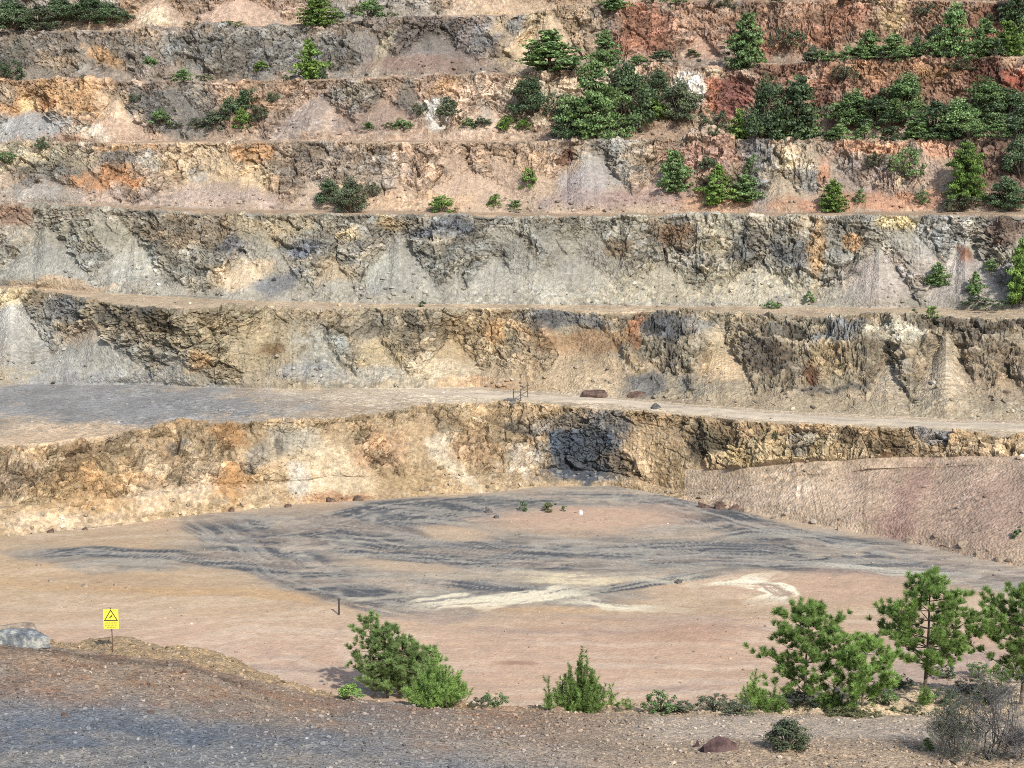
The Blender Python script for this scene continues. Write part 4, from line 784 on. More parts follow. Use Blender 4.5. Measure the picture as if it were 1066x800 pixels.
# ---- fourth terrace
G4 = 'trees and bushes on the fourth terrace up'
for a in [
 (168, 147, 28, 18, 'bush', 'mid', 'green bush alone at the left of the fourth terrace'),
 (182, 146, 14, 8, 'scrub', 'grey', 'little grey scrub right of the lone left bush'),
 (140, 124, 14, 9, 'scrub', 'dark', 'small dark tuft on the tan slope above the lone left bush'),
 (205, 146, 22, 12, 'scrub', 'grey', 'grey scrub at the left end of the fourth terrace thicket'),
 (222, 146, 28, 20, 'bush', 'grey', 'grey-green bush left in the fourth terrace thicket'),
 (240, 140, 26, 24, 'bush', 'dark', 'dark bush in the middle of the fourth terrace thicket'),
 (256, 128, 28, 20, 'bush', 'dark', 'dark bush topmost in the fourth terrace thicket'),
 (252, 145, 22, 22, 'bush', 'bright', 'bright green bush in the fourth terrace thicket'),
 (270, 140, 20, 20, 'scrub', 'grey', 'grey scrub right in the fourth terrace thicket'),
 (284, 124, 15, 12, 'scrub', 'dark', 'dark tuft up-slope right of the fourth terrace thicket'),
 (384, 146, 16, 9, 'bush', 'mid', 'small green bush on the fourth terrace under the purple-grey scree'),
 (420, 145, 22, 13, 'bush', 'mid', 'small rounded green bush right of the purple-grey scree'),
 (404, 146, 12, 7, 'scrub', 'olive', 'tiny dry tuft between two small bushes on the fourth terrace'),
 (437, 134, 18, 14, 'scrub', 'grey', 'grey shrub below the white rock patch'),
 (467, 138, 30, 20, 'bush', 'grey', 'grey-green bush right of the white rock patch'),
 (480, 128, 14, 14, 'scrub', 'grey', 'thin grey shrub above right of the white rock patch'),
 (488, 144, 18, 11, 'bush', 'mid', 'small green bush left of the centre thicket on the fourth terrace'),
 (503, 146, 20, 12, 'bush', 'grey', 'small grey bush left of the bright bush on the fourth terrace'),
 (528, 145, 24, 15, 'bush', 'bright', 'bright green bush left foot of the centre thicket'),
 (545, 145, 18, 13, 'bush', 'bright', 'smaller bright bush at the left foot of the centre thicket'),
 (554, 138, 40, 34, 'oak', 'dark', 'dark round tree at the left of the centre thicket'),
 (580, 134, 26, 28, 'scrub', 'grey', 'grey leafless-looking shrub left of the biggest pine'),
 (594, 144, 36, 34, 'oak', 'dark', 'dark bush at the left foot of the biggest terrace pine'),
 (617, 145, 66, 76, 'bigpine', 'mid', 'biggest layered pine in the centre thicket of the fourth terrace'),
 (652, 142, 52, 62, 'oak', 'dark', 'tall dark tree right behind the biggest terrace pine'),
 (684, 118, 26, 30, 'oak', 'dark', 'small dark tree perched right of the tall dark tree'),
 (655, 145, 30, 20, 'bush', 'grey', 'grey bush between the big pine and the bright low bush'),
 (680, 145, 36, 22, 'bush', 'bright', 'bright low bush right of the biggest terrace pine'),
 (710, 142, 38, 36, 'oak', 'grey', 'grey-green round tree right end of the centre thicket'),
 (724, 118, 18, 12, 'scrub', 'grey', 'thin grey shrub below the white and rust rock'),
 (743, 132, 30, 24, 'scrub', 'grey', 'grey shrub between the centre and right thickets'),
 (769, 146, 20, 30, 'pine', 'bright', 'small bright pine left of the right-hand dark trees'),
 (795, 146, 44, 56, 'oak', 'dark', 'large dark tree at the left of the right-hand thicket'),
 (830, 145, 42, 62, 'pine', 'dark', 'tall dark pine beside the maroon rock gully'),
 (838, 146, 26, 34, 'pine', 'mid', 'shorter green pine in front of the tall dark pine'),
 (812, 146, 26, 36, 'pine', 'mid', 'green pine between the two largest dark trees'),
 (872, 146, 34, 18, 'bush', 'mid', 'low bush right of the maroon rock gully'),
 (886, 145, 46, 32, 'oak', 'mid', 'green tree first right of the maroon rock gully'),
 (914, 145, 44, 28, 'oak', 'dark', 'dark tree second right of the maroon rock gully'),
 (941, 145, 50, 42, 'oak', 'mid', 'rounded tree tallest in the left half of the long right thicket'),
 (957, 145, 30, 26, 'pine', 'mid', 'green pine low in front of the long right thicket'),
 (972, 144, 46, 34, 'oak', 'dark', 'dark tree in the middle of the long right thicket'),
 (998, 145, 48, 36, 'oak', 'mid', 'green tree right of the middle in the long right thicket'),
 (1024, 144, 50, 42, 'oak', 'mid', 'tallest tree in the right half of the long right thicket'),
 (1046, 145, 46, 32, 'oak', 'dark', 'dark tree near the right end of the long right thicket'),
 (1072, 145, 46, 36, 'oak', 'dark', 'dark tree cut by the right edge above the reddish wall'),
 (930, 108, 40, 14, 'scrub', 'dark', 'dark scrub across the red rock face above the long thicket'),
 (880, 98, 26, 16, 'scrub', 'grey', 'grey scrub on the red rock face above the maroon gully'),
 (1000, 84, 30, 12, 'scrub', 'grey', 'grey scrub high on the red rock face at the right'),
 (742, 149, 12, 12, 'scrub', 'dark', 'small dark shrub on the little rock peak'),
]: V_(*a, push=.9, group=G4)
for i_b, (px_b, w_b, h_b, k_b, c_b) in enumerate([(868, 22, 12, 'bush', 'dark'), (900, 26, 18, 'bush', 'mid'), (925, 28, 16, 'bush', 'dark'), (954, 30, 18, 'bush', 'mid'), (984, 32, 18, 'bush', 'dark'), (1010, 32, 20, 'bush', 'mid'), (1036, 30, 20, 'bush', 'mid'), (1058, 28, 20, 'bush', 'dark')]):
    V_(px_b, 146.5, w_b, h_b, k_b, c_b, 'low bush number %s from the left along the front of the long right thicket' % ('one', 'two', 'three', 'four', 'five', 'six', 'seven', 'eight')[i_b], push=.3, group=G4)
for i_b, (px_b, py_b, w_b, h_b, c_b) in enumerate([(868, 67, 22, 12, 'mid'), (896, 66, 22, 14, 'mid'), (918, 65, 24, 14, 'grey'), (940, 64, 24, 14, 'mid'), (966, 63, 24, 16, 'mid'), (1008, 62, 24, 20, 'mid'), (1036, 61, 22, 18, 'dark')]):
    V_(px_b, py_b, w_b, h_b, 'bush', c_b, '%s low bush from the left filling the foot of the fifth terrace row' % ('first', 'second', 'third', 'fourth', 'fifth', 'sixth', 'seventh')[i_b], push=.3, group=G5)
# ---- third terrace
G3 = 'bushes and pines on the third terrace up'
for a in [
 (342, 216, 26, 22, 'oak', 'dark', 'dark bush at the left of the clump under the grey-pink face'),
 (365, 222, 34, 30, 'oak', 'grey', 'grey-green bush in the middle of the clump under the grey-pink face'),
 (388, 208, 18, 16, 'scrub', 'grey', 'thin grey shrub right of the clump under the grey-pink face'),
 (459, 222, 31, 18, 'bush', 'bright', 'bright green bush on the third terrace, widest of the loners'),
 (514, 220, 18, 14, 'bush', 'bright', 'small bright green bush right of the widest loner bush'),
 (537, 221, 18, 11, 'bush', 'mid', 'small darker bush beside the small bright bush'),
 (551, 198, 20, 22, 'bush', 'bright', 'round green bush up on the scree of the fourth face'),
 (703, 202, 30, 40, 'pine', 'mid', 'feathery grey-green pine on the purple scree'),
 (746, 216, 30, 38, 'pine', 'bright', 'bright green pine right of the feathery pine'),
 (738, 182, 20, 16, 'bush', 'dark', 'dark bush just above the bright green pine'),
 (776, 214, 34, 26, 'pine', 'mid', 'spreading green pine before the grey rock band'),
 (783, 184, 16, 20, 'bush', 'mid', 'small bush on the face above the spreading pine'),
 (867, 222, 23, 31, 'pine', 'bright', 'bright conical young pine right of the grey rock band'),
 (895, 213, 13, 14, 'bush', 'mid', 'small round bush right of the bright conical young pine'),
 (912, 178, 22, 16, 'scrub', 'grey', 'thin shrub on the face left of the straggly bush'),
 (944, 184, 34, 34, 'scrub', 'mid', 'straggly bush hanging on the face under the orange ledge'),
 (960, 216, 15, 15, 'scrub', 'mid', 'small grey-green shrub left of the large round pine'),
 (1005, 212, 44, 58, 'bigpine', 'bright', 'large rounded bright pine at the right of the third terrace'),
 (1001, 221, 40, 18, 'scrub', 'grey', 'grey scrub at the foot of the large rounded pine'),
 (1049, 220, 42, 28, 'oak', 'dark', 'dark bush at the right end of the third terrace'),
 (1062, 184, 34, 36, 'oak', 'dark', 'dark bush high on the face at the right edge'),
 (10, 172, 22, 14, 'scrub', 'mid', 'green scrub on the olive slope at the left edge'),
 (48, 166, 14, 14, 'scrub', 'dark', 'thin dark scrub on the olive slope near the left edge'),
]: V_(*a, push=.2, group=G3)
# ---- second terrace and below
G2 = 'bushes on and just above the second terrace up'
for a in [
 (440, 320, 11, 7, 'small', 'dark', 'tiny dark bush on the second terrace crest'),
 (805, 322, 20, 8, 'bush', 'mid', 'low green bush on the second terrace, wider of two'),
 (842, 318, 13, 11, 'small', 'mid', 'small green bush right of the wider low one'),
 (976, 300, 19, 22, 'pine', 'mid', 'small green pine on the grey scree at the right'),
 (1016, 310, 15, 23, 'pine', 'mid', 'narrow small pine left of the big edge pine'),
 (1032, 284, 15, 14, 'bush', 'mid', 'little bush up-slope between the narrow pine and the edge pine'),
 (1062, 320, 34, 64, 'bigpine', 'bright', 'big bright pine cut by the right edge on the second terrace'),
 (1030, 322, 60, 10, 'scrub', 'dark', 'low dark scrub at the foot of the big edge pine'),
 (970, 334, 17, 12, 'bush', 'bright', 'small bright bush just below the second terrace crest'),
 (952, 327, 7, 6, 'small', 'dark', 'tiny dark tuft left of the small bright bush'),
]: V_(*a, push=.1, group=G2)
GF = 'small bushes on the pit floor'
for a in [
 (545, 533, 10, 13, 'small', 'dark', 'tiny dark upright bush on the pink patch of the pit floor'),
 (572, 533, 15, 10, 'small', 'olive', 'tiny olive bush beside the white stone on the pit floor'),
 (587, 533, 6, 6, 'small', 'dark', 'tiniest dark tuft on the pink patch of the pit floor'),
 (1059, 562, 12, 11, 'small', 'dark', 'tiny dark bush at the foot of the pink scree'),
 (807, 458, 7, 8, 'small', 'dark', 'tiny dark bush on the lowest rock face'),
]: V_(*a, push=0., group=GF)

# ------------------------------------------------------------------ foreground pines
def nrm(v): v = np.asarray(v, float); return v / (np.linalg.norm(v) + 1e-9)
def make_pine(name, px, py, label, H, R_, seed, trunk0=.12, whorls=8, colr='mid', tufts=1., stems=1, lean=0., grp='young pines along the foreground ledge', up=.6, nl=.15, sparse=.0, pushb=.3, clump=.30):
    p = back(px, py, pushb); rng = np.random.RandomState(seed)
    root = empty(name, (p.x, p.y, p.z - .05)); T = Acc(); B = Acc(); A = Acc()
    for s_ in range(stems):
        whorls_ = whorls if s_ == 0 else max(5, whorls - 2)
        off = np.array([0, 0, 0.]) if stems == 1 else np.array([(-.55, .15, .75, 1.45)[s_], rng.normal() * .15, 0])
        Hs = H * (1, .88, .72, .56)[s_]; ln = lean + (0, .02, .05, .12)[s_]
        P = lambda t: off * (1 + .3 * t * (stems > 1)) + np.array([ln * Hs * t + .04 * math.sin(5 * t + seed), .05 * math.sin(4 * t + s_), Hs * t])
        ts = np.linspace(0, 1, 9)
        tube(T, [P(t) for t in ts], [.016 * H * (1 - .88 * t) + .004 for t in ts], 8)
        nw_ = whorls
        for i in range(nw_):
            t = trunk0 + (1 - trunk0) * (i + .3 * rng.rand()) / nw_
            prof = math.sin(math.pi * min(1, (t - trunk0) / (1 - trunk0) * .80 + .22)) ** .75
            m = rng.randint(4, 7)
            ph = rng.rand() * 6.28
            for k in range(m):
                if rng.rand() < sparse: continue
                a = ph + 6.283 * k / m + rng.normal() * .3
                ln_ = R_ * prof * (.55 + .6 * rng.rand())
                b0 = P(t); dr = np.array([math.cos(a), math.sin(a), .12 + .25 * rng.rand()])
                b1 = b0 + dr * ln_ * .55; b2 = b0 + np.array([math.cos(a), math.sin(a), 0]) * ln_ + np.array([0, 0, ln_ * (.22 + .35 * up)])
                tube(B, [b0, b1, b2], [.006 * H * (1 - .6 * t) + .004, .004 * H * (1 - .6 * t) + .003, .004], 5)
                nsh = max(2, int((2.6 + ln_ * 4.2) * tufts))
                for q in range(nsh):
                    u = .35 + .65 * (q + rng.rand()) / nsh if q < nsh - 2 else 1.
                    b = (1 - u) ** 2 * b0 + 2 * u * (1 - u) * b1 + u * u * b2
                    sd_ = nrm([rng.normal(), rng.normal(), .35]) * clump * (.2 + .9 * rng.rand())
                    e = b + sd_ * [1, 1, .6]
                    if np.linalg.norm(sd_) > .12: tube(B, [b, e], [.006, .004], 3)
                    ax = nrm(dr * .5 + np.array([rng.normal() * .35, rng.normal() * .35, up + .3 * rng.rand()]))
                    needles(A, rng, e - ax * .06, ax, .08 + .16 * rng.rand(), 120, nl * 1.45, .021, .7 + .55 * rng.rand())
        for q in range(int(7 * tufts)):
            e = P(.9 + .1 * rng.rand()) + rng.normal(size=3) * .06
            needles(A, rng, e, nrm([rng.normal() * .4, rng.normal() * .4, 1]), .22, 120, nl * 1.4, .021, .9 + .3 * rng.rand())
    link('trunk', T.mesh('trunk', M_bark), root); link('branches', B.mesh('branches', M_bark), root)
    link('crown', A.mesh('crown', GM['foreg' if colr == 'foreg' else 'fore']), root)
    tag(root, label, 'pine', grp); return root
make_pine('pine_tree', 400, 730, 'wide bushy pine with several stems left of the dense dark young pine', 4.75, 1.25, 21, trunk0=.07, whorls=10, stems=4, colr='foreg', tufts=.8, up=.7, clump=.34, nl=.17, sparse=.12)
make_pine('pine_tree', 839, 741, 'medium pine with a rounded top left of the tall pine', 4.15, 2.0, 22, trunk0=.12, whorls=9, colr='mid', tufts=1.25, sparse=.10, clump=.42)
make_pine('pine_tree', 899, 741, 'low spreading pine filling the gap between the medium and tall pines', 2.75, 1.55, 23, trunk0=.1, whorls=7, colr='mid', tufts=1.25, sparse=.1, clump=.4)
make_pine('pine_tree', 963, 742, 'tall pine with a bare lower trunk, tallest in the foreground', 5.3, 2.1, 24, trunk0=.21, whorls=11, colr='mid', tufts=1.2, sparse=.12, clump=.42)
make_pine('pine_tree', 1063, 742, 'pine cut by the right edge behind the bare grey tree', 4.7, 2.2, 25, trunk0=.18, whorls=10, colr='mid', tufts=1.25, sparse=.1, clump=.42)

def shoot_bush(name, px, py, label, wpx, hpx, seed, colr, n, nl=.12, cat='bush', grp='young pines along the foreground ledge', profile='cone', pushb=.2, per=46):
    """young pine or shrub: many upright needle-clad shoots"""
    p = back(px, py, pushb); m = m_per_px(p); W_, H_ = wpx * m, hpx * m; rng = np.random.RandomState(seed)
    root = empty(name, (p.x, p.y, p.z - .04)); T = Acc(); A = Acc()
    for i in range(n):
        a = rng.rand() * 6.283; rr = math.sqrt(rng.rand()); x0 = rr * math.cos(a) * W_ / 2 * .92; y0 = rr * math.sin(a) * W_ / 2 * .8
        top = H_ * ((1 - .70 * rr) if profile == 'cone' else (1 - .42 * rr * rr)) * (.45 + .55 * rng.rand())
        if i == 0: x0 = y0 = 0; top = H_ * .96
        b = np.array([x0 * .25, y0 * .25, top * .08 * rng.rand()]); e = np.array([x0 + .06 * rng.normal(), y0, top])
        mid = np.array([x0 * .9, y0 * .85, top * .35])
        tube(T, [b, mid, e], [.014, .010, .004], 4)
        nseg = max(2, int(top / .13)); sh = .65 + .6 * rng.rand()
        for q in range(nseg):
            u = .2 + .8 * (q + .5) / nseg
            c = (1 - u) ** 2 * b + 2 * u * (1 - u) * mid + u * u * e
            needles(A, rng, c, nrm(e - mid + rng.normal(size=3) * .2), .16, int(per * .8), nl * (1.5 - .4 * u), .018, sh * (.8 + .3 * rng.rand()), spread=1.0)
            if rng.rand() < .35:
                sd_ = nrm([rng.normal(), rng.normal(), .6]) * .16; tube(T, [c, c + sd_], [.005, .003], 3)
                needles(A, rng, c + sd_ * .7, nrm(sd_ + [0, 0, .1]), .14, int(per * .8), nl * 1.2, .018, sh, spread=.9)
    link('stems', T.mesh('stems', M_bark), root); link('crown', A.mesh('crown', GM['fore' if colr == 'mid' else 'bright']), root)
    tag(root, label, cat, grp); return root
shoot_bush('young_pine', 456, 737, 'dense dark green young pine of upright shoots beside the wide bushy pine', 80, 64, 31, 'mid', 130, cat='pine', nl=.11)
shoot_bush('young_pine', 604, 741, 'isolated pointed young pine in the middle of the ledge', 66, 74, 32, 'mid', 95, cat='pine', nl=.11, per=44)
shoot_bush('young_pine', 571, 741, 'low upright shoots at the left foot of the isolated young pine', 16, 36, 33, 'mid', 7, cat='pine')
shoot_bush('young_pine', 638, 740, 'small upright seedling right of the isolated young pine', 14, 24, 34, 'mid', 6, cat='pine')
shoot_bush('young_pine', 652, 741, 'smallest upright seedling right of the isolated young pine', 11, 15, 35, 'mid', 5, cat='pine')
shoot_bush('young_pine', 786, 741, 'upright young pine at the left foot of the medium pine', 42, 44, 36, 'mid', 34, cat='pine')
shoot_bush('young_pine', 804, 743, 'yellow-green young pine clump below the medium pine', 32, 30, 37, 'bright', 26, cat='pine')
shoot_bush('young_pine', 866, 741, 'bright green low clump between the medium and low spreading pines', 44, 26, 38, 'bright', 34, cat='pine')
shoot_bush('young_pine', 889, 744, 'narrow dark seedling under the low spreading pine', 15, 24, 39, 'mid', 8, cat='pine')
shoot_bush('young_pine', 963, 741, 'round dark green seedling against the bare trunk of the tall pine', 15, 20, 40, 'mid', 14, cat='pine')
GSH = 'low shrubs on the foreground ledge'
for a in [
 (363, 729, 34, 17, 'bush', 'bright', 'round bright green bush left foot of the wide bushy pine'),
 (515, 737, 26, 16, 'scrub', 'mid', 'small wispy green shrub between the dense dark and isolated young pines'),
 (500, 739, 20, 10, 'scrub', 'grey', 'grey dry tuft right of the dense dark young pine'),
 (686, 743, 34, 22, 'scrub', 'mid', 'spiky green shrub right of the seedlings on the ledge'),
 (706, 743, 34, 12, 'scrub', 'grey', 'low grey shrub right of the spiky green one'),
 (742, 741, 34, 15, 'scrub', 'grey', 'grey shrub on the far side of the path, left of the pines'),
 (768, 744, 34, 13, 'scrub', 'grey', 'low grey-olive shrub in front of the upright young pine'),
 (832, 742, 34, 16, 'scrub', 'grey', 'grey shrub under the medium pine'),
 (882, 746, 40, 9, 'scrub', 'olive', 'flat dry shrub edging the path below the low spreading pine'),
 (908, 747, 20, 7, 'scrub', 'olive', 'small flat dry shrub edging the path left of the tall trunk'),
 (950, 745, 20, 10, 'scrub', 'grey', 'small grey shrub at the foot of the tall pine trunk'),
 (985, 736, 26, 18, 'scrub', 'dark', 'dark shrub on the pale rubble right of the tall trunk'),
 (1006, 724, 24, 14, 'scrub', 'dark', 'dark shrub farther back on the pale rubble'),
 (1030, 738, 34, 26, 'scrub', 'grey', 'grey-green shrub behind the bare grey tree'),
 (1020, 708, 26, 18, 'scrub', 'mid', 'green shrub at the back of the pale rubble, left one'),
 (1044, 712, 26, 20, 'scrub', 'mid', 'green shrub at the back of the pale rubble, right one'),
 (984, 708, 22, 14, 'scrub', 'dark', 'small dark shrub at the back right of the tall pine'),
 (936, 718, 26, 16, 'scrub', 'dark', 'small dark shrub at the back left of the tall trunk'),
 (920, 736, 30, 18, 'scrub', 'mid', 'green shrub between the low spreading pine and the tall trunk'),
 (820, 781, 44, 27, 'oak', 'grey', 'round grey-green shrub alone on the near side of the path'),
 (964, 782, 16, 12, 'small', 'bright', 'tiny yellow-green plant left of the dead grey shrub'),
 (930, 743, 9, 5, 'small', 'dark', 'tiniest dark tuft on the far path edge'),
]: V_(*a, push=.1, group=GSH)

def twigs(name, px, py, label, W_, H_, seed, m, n, cat, leafc=None, r0=.03):
    p = back(px, py, 0); rng = np.random.RandomState(seed); root = empty(name, (p.x, p.y, p.z - .04)); T = Acc(); G = Acc(); A = Acc()
    acc_n = [0]
    def grow(acc, b, d_, L_, r, lev):
        k = 5; pts = [b]; dd = np.array(d_, float)
        for i in range(k):
            dd = nrm(dd + rng.normal(size=3) * .20 + [0, 0, .07]); pts.append(pts[-1] + dd * L_ / k)
        tube(acc, pts, np.maximum(np.linspace(r, r * .45, k + 1), .0045), 5 if lev < 2 else 3)
        if lev < 4 and acc_n[0] < 9000:
            acc_n[0] += 1
            for q in range(4):
                i = rng.randint(2, k + 1); s_ = nrm(dd + rng.normal(size=3) * .65)
                grow(G if lev >= 1 else acc, pts[i], s_, L_ * (.58 + .2 * rng.rand()), r * .5, lev + 1)
        elif leafc: leaves(A, rng, pts[-1], (.07, .07, .07), 5, .035, .3)
    for i in range(n):
        a = 6.283 * i / n + rng.rand(); grow(T, np.zeros(3), nrm([math.cos(a) * W_ / H_ * .9, math.sin(a) * .5 * W_ / H_, .9]), H_ * .62, r0, 0)
    link('stems', T.mesh('stems', m), root); link('twigs', G.mesh('twigs', M_dead), root)
    if leafc: link('leaves', A.mesh('leaves', GM[leafc]), root)
    tag(root, label, cat); return root
twigs('dead_shrub', 992, 788, 'grey twiggy shrub left of the forked bare tree', 1.2, 1.45, 51, M_deaddark, 7, 'shrub', 'grey', .018)
twigs('bare_tree', 1030, 792, 'forked bare grey tree with a cloud of fine twigs at the lower right', 2.2, 2.45, 52, M_deaddark, 4, 'tree', None, .042)
twigs('dead_shrub', 1062, 792, 'low grey twig tangle at the right edge beside the forked bare tree', 1.2, 1.0, 53, M_deaddark, 6, 'shrub', None, .015)

# ------------------------------------------------------------------ boulders
ICO = None
def ico(sub):
    import bmesh
    bm = bmesh.new(); bmesh.ops.create_icosphere(bm, subdivisions=sub, radius=1)
    V = np.array([v.co[:] for v in bm.verts]); Fc = np.array([[v.index for v in q.verts] for q in bm.faces]); bm.free(); return V, Fc
ICO3, ICO1 = ico(4), ico(1)
def rock_mat(name, c1, c2, c3):
    m, t, b = mat(name, .9, .15); N = t.nodes; Lk = t.links
    tc = N.new('ShaderNodeTexCoord'); no = N.new('ShaderNodeTexNoise'); no.inputs['Scale'].default_value = 2.4; no.inputs['Detail'].default_value = 8; no.inputs['Roughness'].default_value = .7
    Lk.new(tc.outputs['Object'], no.inputs['Vector']); r = N.new('ShaderNodeValToRGB'); e = r.color_ramp.elements
    e[0].position = .36; e[1].position = .64; e[0].color = (*lin(c1), 1); e[1].color = (*lin(c3), 1); q = e.new(.5); q.color = (*lin(c2), 1)
    Lk.new(no.outputs['Fac'], r.inputs[0]); Lk.new(r.outputs[0], b.inputs['Base Color'])
    bp = N.new('ShaderNodeBump'); bp.inputs['Strength'].default_value = .9; bp.inputs['Distance'].default_value = .06; Lk.new(no.outputs['Fac'], bp.inputs['Height']); Lk.new(bp.outputs[0], b.inputs['Normal'])
    return m
RM = {'maroon': rock_mat('maroon_rock', (50, 41, 41), (78, 62, 61), (104, 86, 82)), 'grey': rock_mat('blue_grey_rock', (70, 74, 80), (112, 116, 118), (176, 174, 162)),
      'tan': rock_mat('tan_rock', (104, 94, 84), (140, 126, 110), (170, 156, 138)), 'red': rock_mat('rusty_rock', (60, 50, 45), (88, 72, 64), (120, 102, 90)),
      'white': rock_mat('white_rock', (190, 186, 176), (220, 216, 206), (236, 232, 224)), 'dark': rock_mat('dark_rock', (58, 57, 56), (84, 82, 80), (112, 108, 102))}
def boulder(px, py, wpx, hpx, c, label, seed, group=None, name='boulder', depth=.8, rz=0., blocky=False):
    p = back(px, py, 0); m = m_per_px(p); V, Fc = ICO3; V = V.copy().astype(f); o_ = seed * 7.7
    if blocky: V = np.sign(V) * np.abs(V) ** .45
    # angular: clip by random planes, then roughen
    rng = np.random.RandomState(seed)
    for k in range(14):
        nn = nrm(rng.normal(size=3)); dd = .42 + .33 * rng.rand() + (.18 if blocky else 0); q = V @ nn; V -= np.clip(q - dd, 0, None)[:, None] * nn
    nz_ = fbm(V[:, 0] + o_, V[:, 1], V[:, 2], .7, 4, seed); V *= (1 + .10 * nz_ + .05 * fbm(V[:, 0] + o_, V[:, 1], V[:, 2], .22, 2, seed + 3))[:, None]
    W_, H_ = wpx * m, hpx * m
    V[:, 0] *= W_ / (V[:, 0].max() - V[:, 0].min()); V[:, 1] *= W_ * depth / 2; V[:, 2] = np.where(V[:, 2] > 0, V[:, 2] * H_ / V[:, 2].max(), V[:, 2] * .3 * H_)
    o = link(name, tri_mesh(name, V, Fc, RM[c]), None, p + Vector((0, W_ * depth * .25, -.02))); o.rotation_euler.z = rz
    tag(o, label, 'boulder', group); return o
boulder(748, 783, 42, 15, 'maroon', 'blocky maroon boulder on the gravel left of the round shrub', 3, depth=.5, blocky=True)
boulder(726, 779, 9, 7, 'maroon', 'small dark red stone just left of the blocky maroon boulder', 4)
boulder(24, 675, 66, 18, 'grey', 'large blue-grey boulder on the ledge at the left edge', 5, depth=.6)
boulder(12, 664, 56, 12, 'tan', 'low brown earth-coloured boulder behind the large blue-grey one', 6, depth=.6)
boulder(622, 414, 36, 7, 'red', 'long low rusty red rock slab beside the haul road', 7, depth=.5)
boulder(664, 414, 20, 6, 'red', 'brownish red block right of the long rusty slab', 8)
boulder(684, 426, 11, 6, 'dark', 'dark stone on the near side of the haul road', 9)
boulder(532, 421, 17, 5, 'dark', 'low dark rubble hump below the fence posts on the road terrace', 10)
boulder(706, 608, 9, 5, 'dark', 'dark stone alone on the pale streaks of the pit floor', 11)
boulder(605, 536, 5, 5, 'white', 'white stone on the pink patch of the pit floor', 12)
boulder(509, 535, 9, 7, 'dark', 'dark brown stone at the left end of the pink patch', 13)
boulder(517, 541, 6, 4, 'dark', 'small dark stone right below the brown one on the pit floor', 14)
for i, (a, b, w_, h_) in enumerate([(734, 530, 15, 6), (749, 531, 13, 8), (763, 532, 11, 6), (777, 534, 12, 6), (756, 525, 14, 6)]):
    boulder(a, b, w_, h_, 'red' if i < 3 else 'tan', ['leftmost red-brown rock of the rubble heap left of the pink scree', 'second red-brown rock from the left in that rubble heap, the tallest', 'middle red-brown rock in the front row of the rubble heap', 'tan rock at the right end of the rubble heap', 'tan rock topmost at the back of the rubble heap'][i], 20 + i, 'rocks of the rubble heap at the left end of the pink scree')
for i, (a, b, w_, h_) in enumerate([(808, 541, 9, 5), (840, 546, 10, 6), (874, 553, 7, 4), (947, 566, 11, 7), (962, 568, 8, 5), (1004, 573, 14, 9), (1018, 580, 9, 5), (1042, 584, 10, 6), (1056, 586, 12, 6), (988, 570, 7, 4)]):
    boulder(a, b, w_, h_, 'tan', ('first', 'second', 'third', 'fourth', 'sixth', 'seventh', 'eighth', 'ninth', 'tenth', 'fifth')[i] + ' tan boulder from the left along the foot of the pink scree', 40 + i, 'boulders at the foot of the pink scree')
for i, (a, b, w_, h_) in enumerate([(88, 553, 7, 4), (250, 528, 8, 5), (345, 523, 14, 6), (372, 522, 12, 6), (240, 534, 9, 5), (52, 556, 8, 5), (300, 529, 8, 4)]):
    boulder(a, b, w_, h_, 'red', ('second', 'fourth', 'sixth', 'seventh', 'third', 'first', 'fifth')[i] + ' rusty brown boulder from the left along the foot of the lowest face', 60 + i, 'boulders at the foot of the lowest face')
for i, (a, b, w_, h_) in enumerate([(88, 612, 8, 4), (120, 610, 6, 3), (52, 606, 6, 3), (40, 590, 5, 3), (132, 614, 7, 3)]):
    boulder(a, b, w_, h_, 'tan', ('third', 'fourth', 'second', 'first', 'fifth')[i] + ' small brown stone from the left on the tan part of the pit floor', 80 + i, 'small stones on the left of the pit floor')
for i, (a, b, w_, h_) in enumerate([(190, 702, 8, 5), (68, 747, 9, 5), (156, 744, 8, 4), (620, 793, 7, 4), (1000, 796, 16, 7), (985, 797, 12, 6), (1012, 798, 8, 5)]):
    boulder(a, b, w_, h_, 'tan' if i > 3 else 'red', ['rusty stone on the dark gravel below the warning sign, to its right', 'leftmost rusty stone on the dark foreground gravel', 'rusty stone on the dark gravel straight below the yellow sign, near the bottom', 'small tan stone near the bottom edge, right of centre', 'largest pale stone under the forked bare tree', 'left pale stone below the grey twiggy shrub', 'right pale stone under the forked bare tree'][i], 100 + i, 'loose stones on the foreground gravel')

# ------------------------------------------------------------------ warning sign
def simple(name, rgb, rough=.6):
    m, t, b = mat(name, rough, .3); b.inputs['Base Color'].default_value = (*rgb, 1); return m
def worn(name, rgb, amt=.25, sc=6, rough=.55):
    m, t, b = mat(name, rough, .3); N = t.nodes; tc = N.new('ShaderNodeTexCoord'); no = N.new('ShaderNodeTexNoise'); no.inputs['Scale'].default_value = sc; no.inputs['Detail'].default_value = 5
    t.links.new(tc.outputs['Object'], no.inputs['Vector']); r = N.new('ShaderNodeValToRGB'); r.color_ramp.elements[0].position = .3; r.color_ramp.elements[1].position = .7
    r.color_ramp.elements[0].color = (*[c_ * (1 - amt) for c_ in rgb], 1); r.color_ramp.elements[1].color = (*rgb, 1); t.links.new(no.outputs['Fac'], r.inputs[0]); t.links.new(r.outputs[0], b.inputs['Base Color']); return m
M_yel = worn('yellow_sheet', (.80, .66, .075), .16, 9, .5); M_blk = worn('black_paint', (.035, .033, .03), .2); M_rust = worn('rusty_steel', (.14, .075, .045), .5, 20, .8); M_txt = worn('faded_print', (.30, .25, .03), .2)
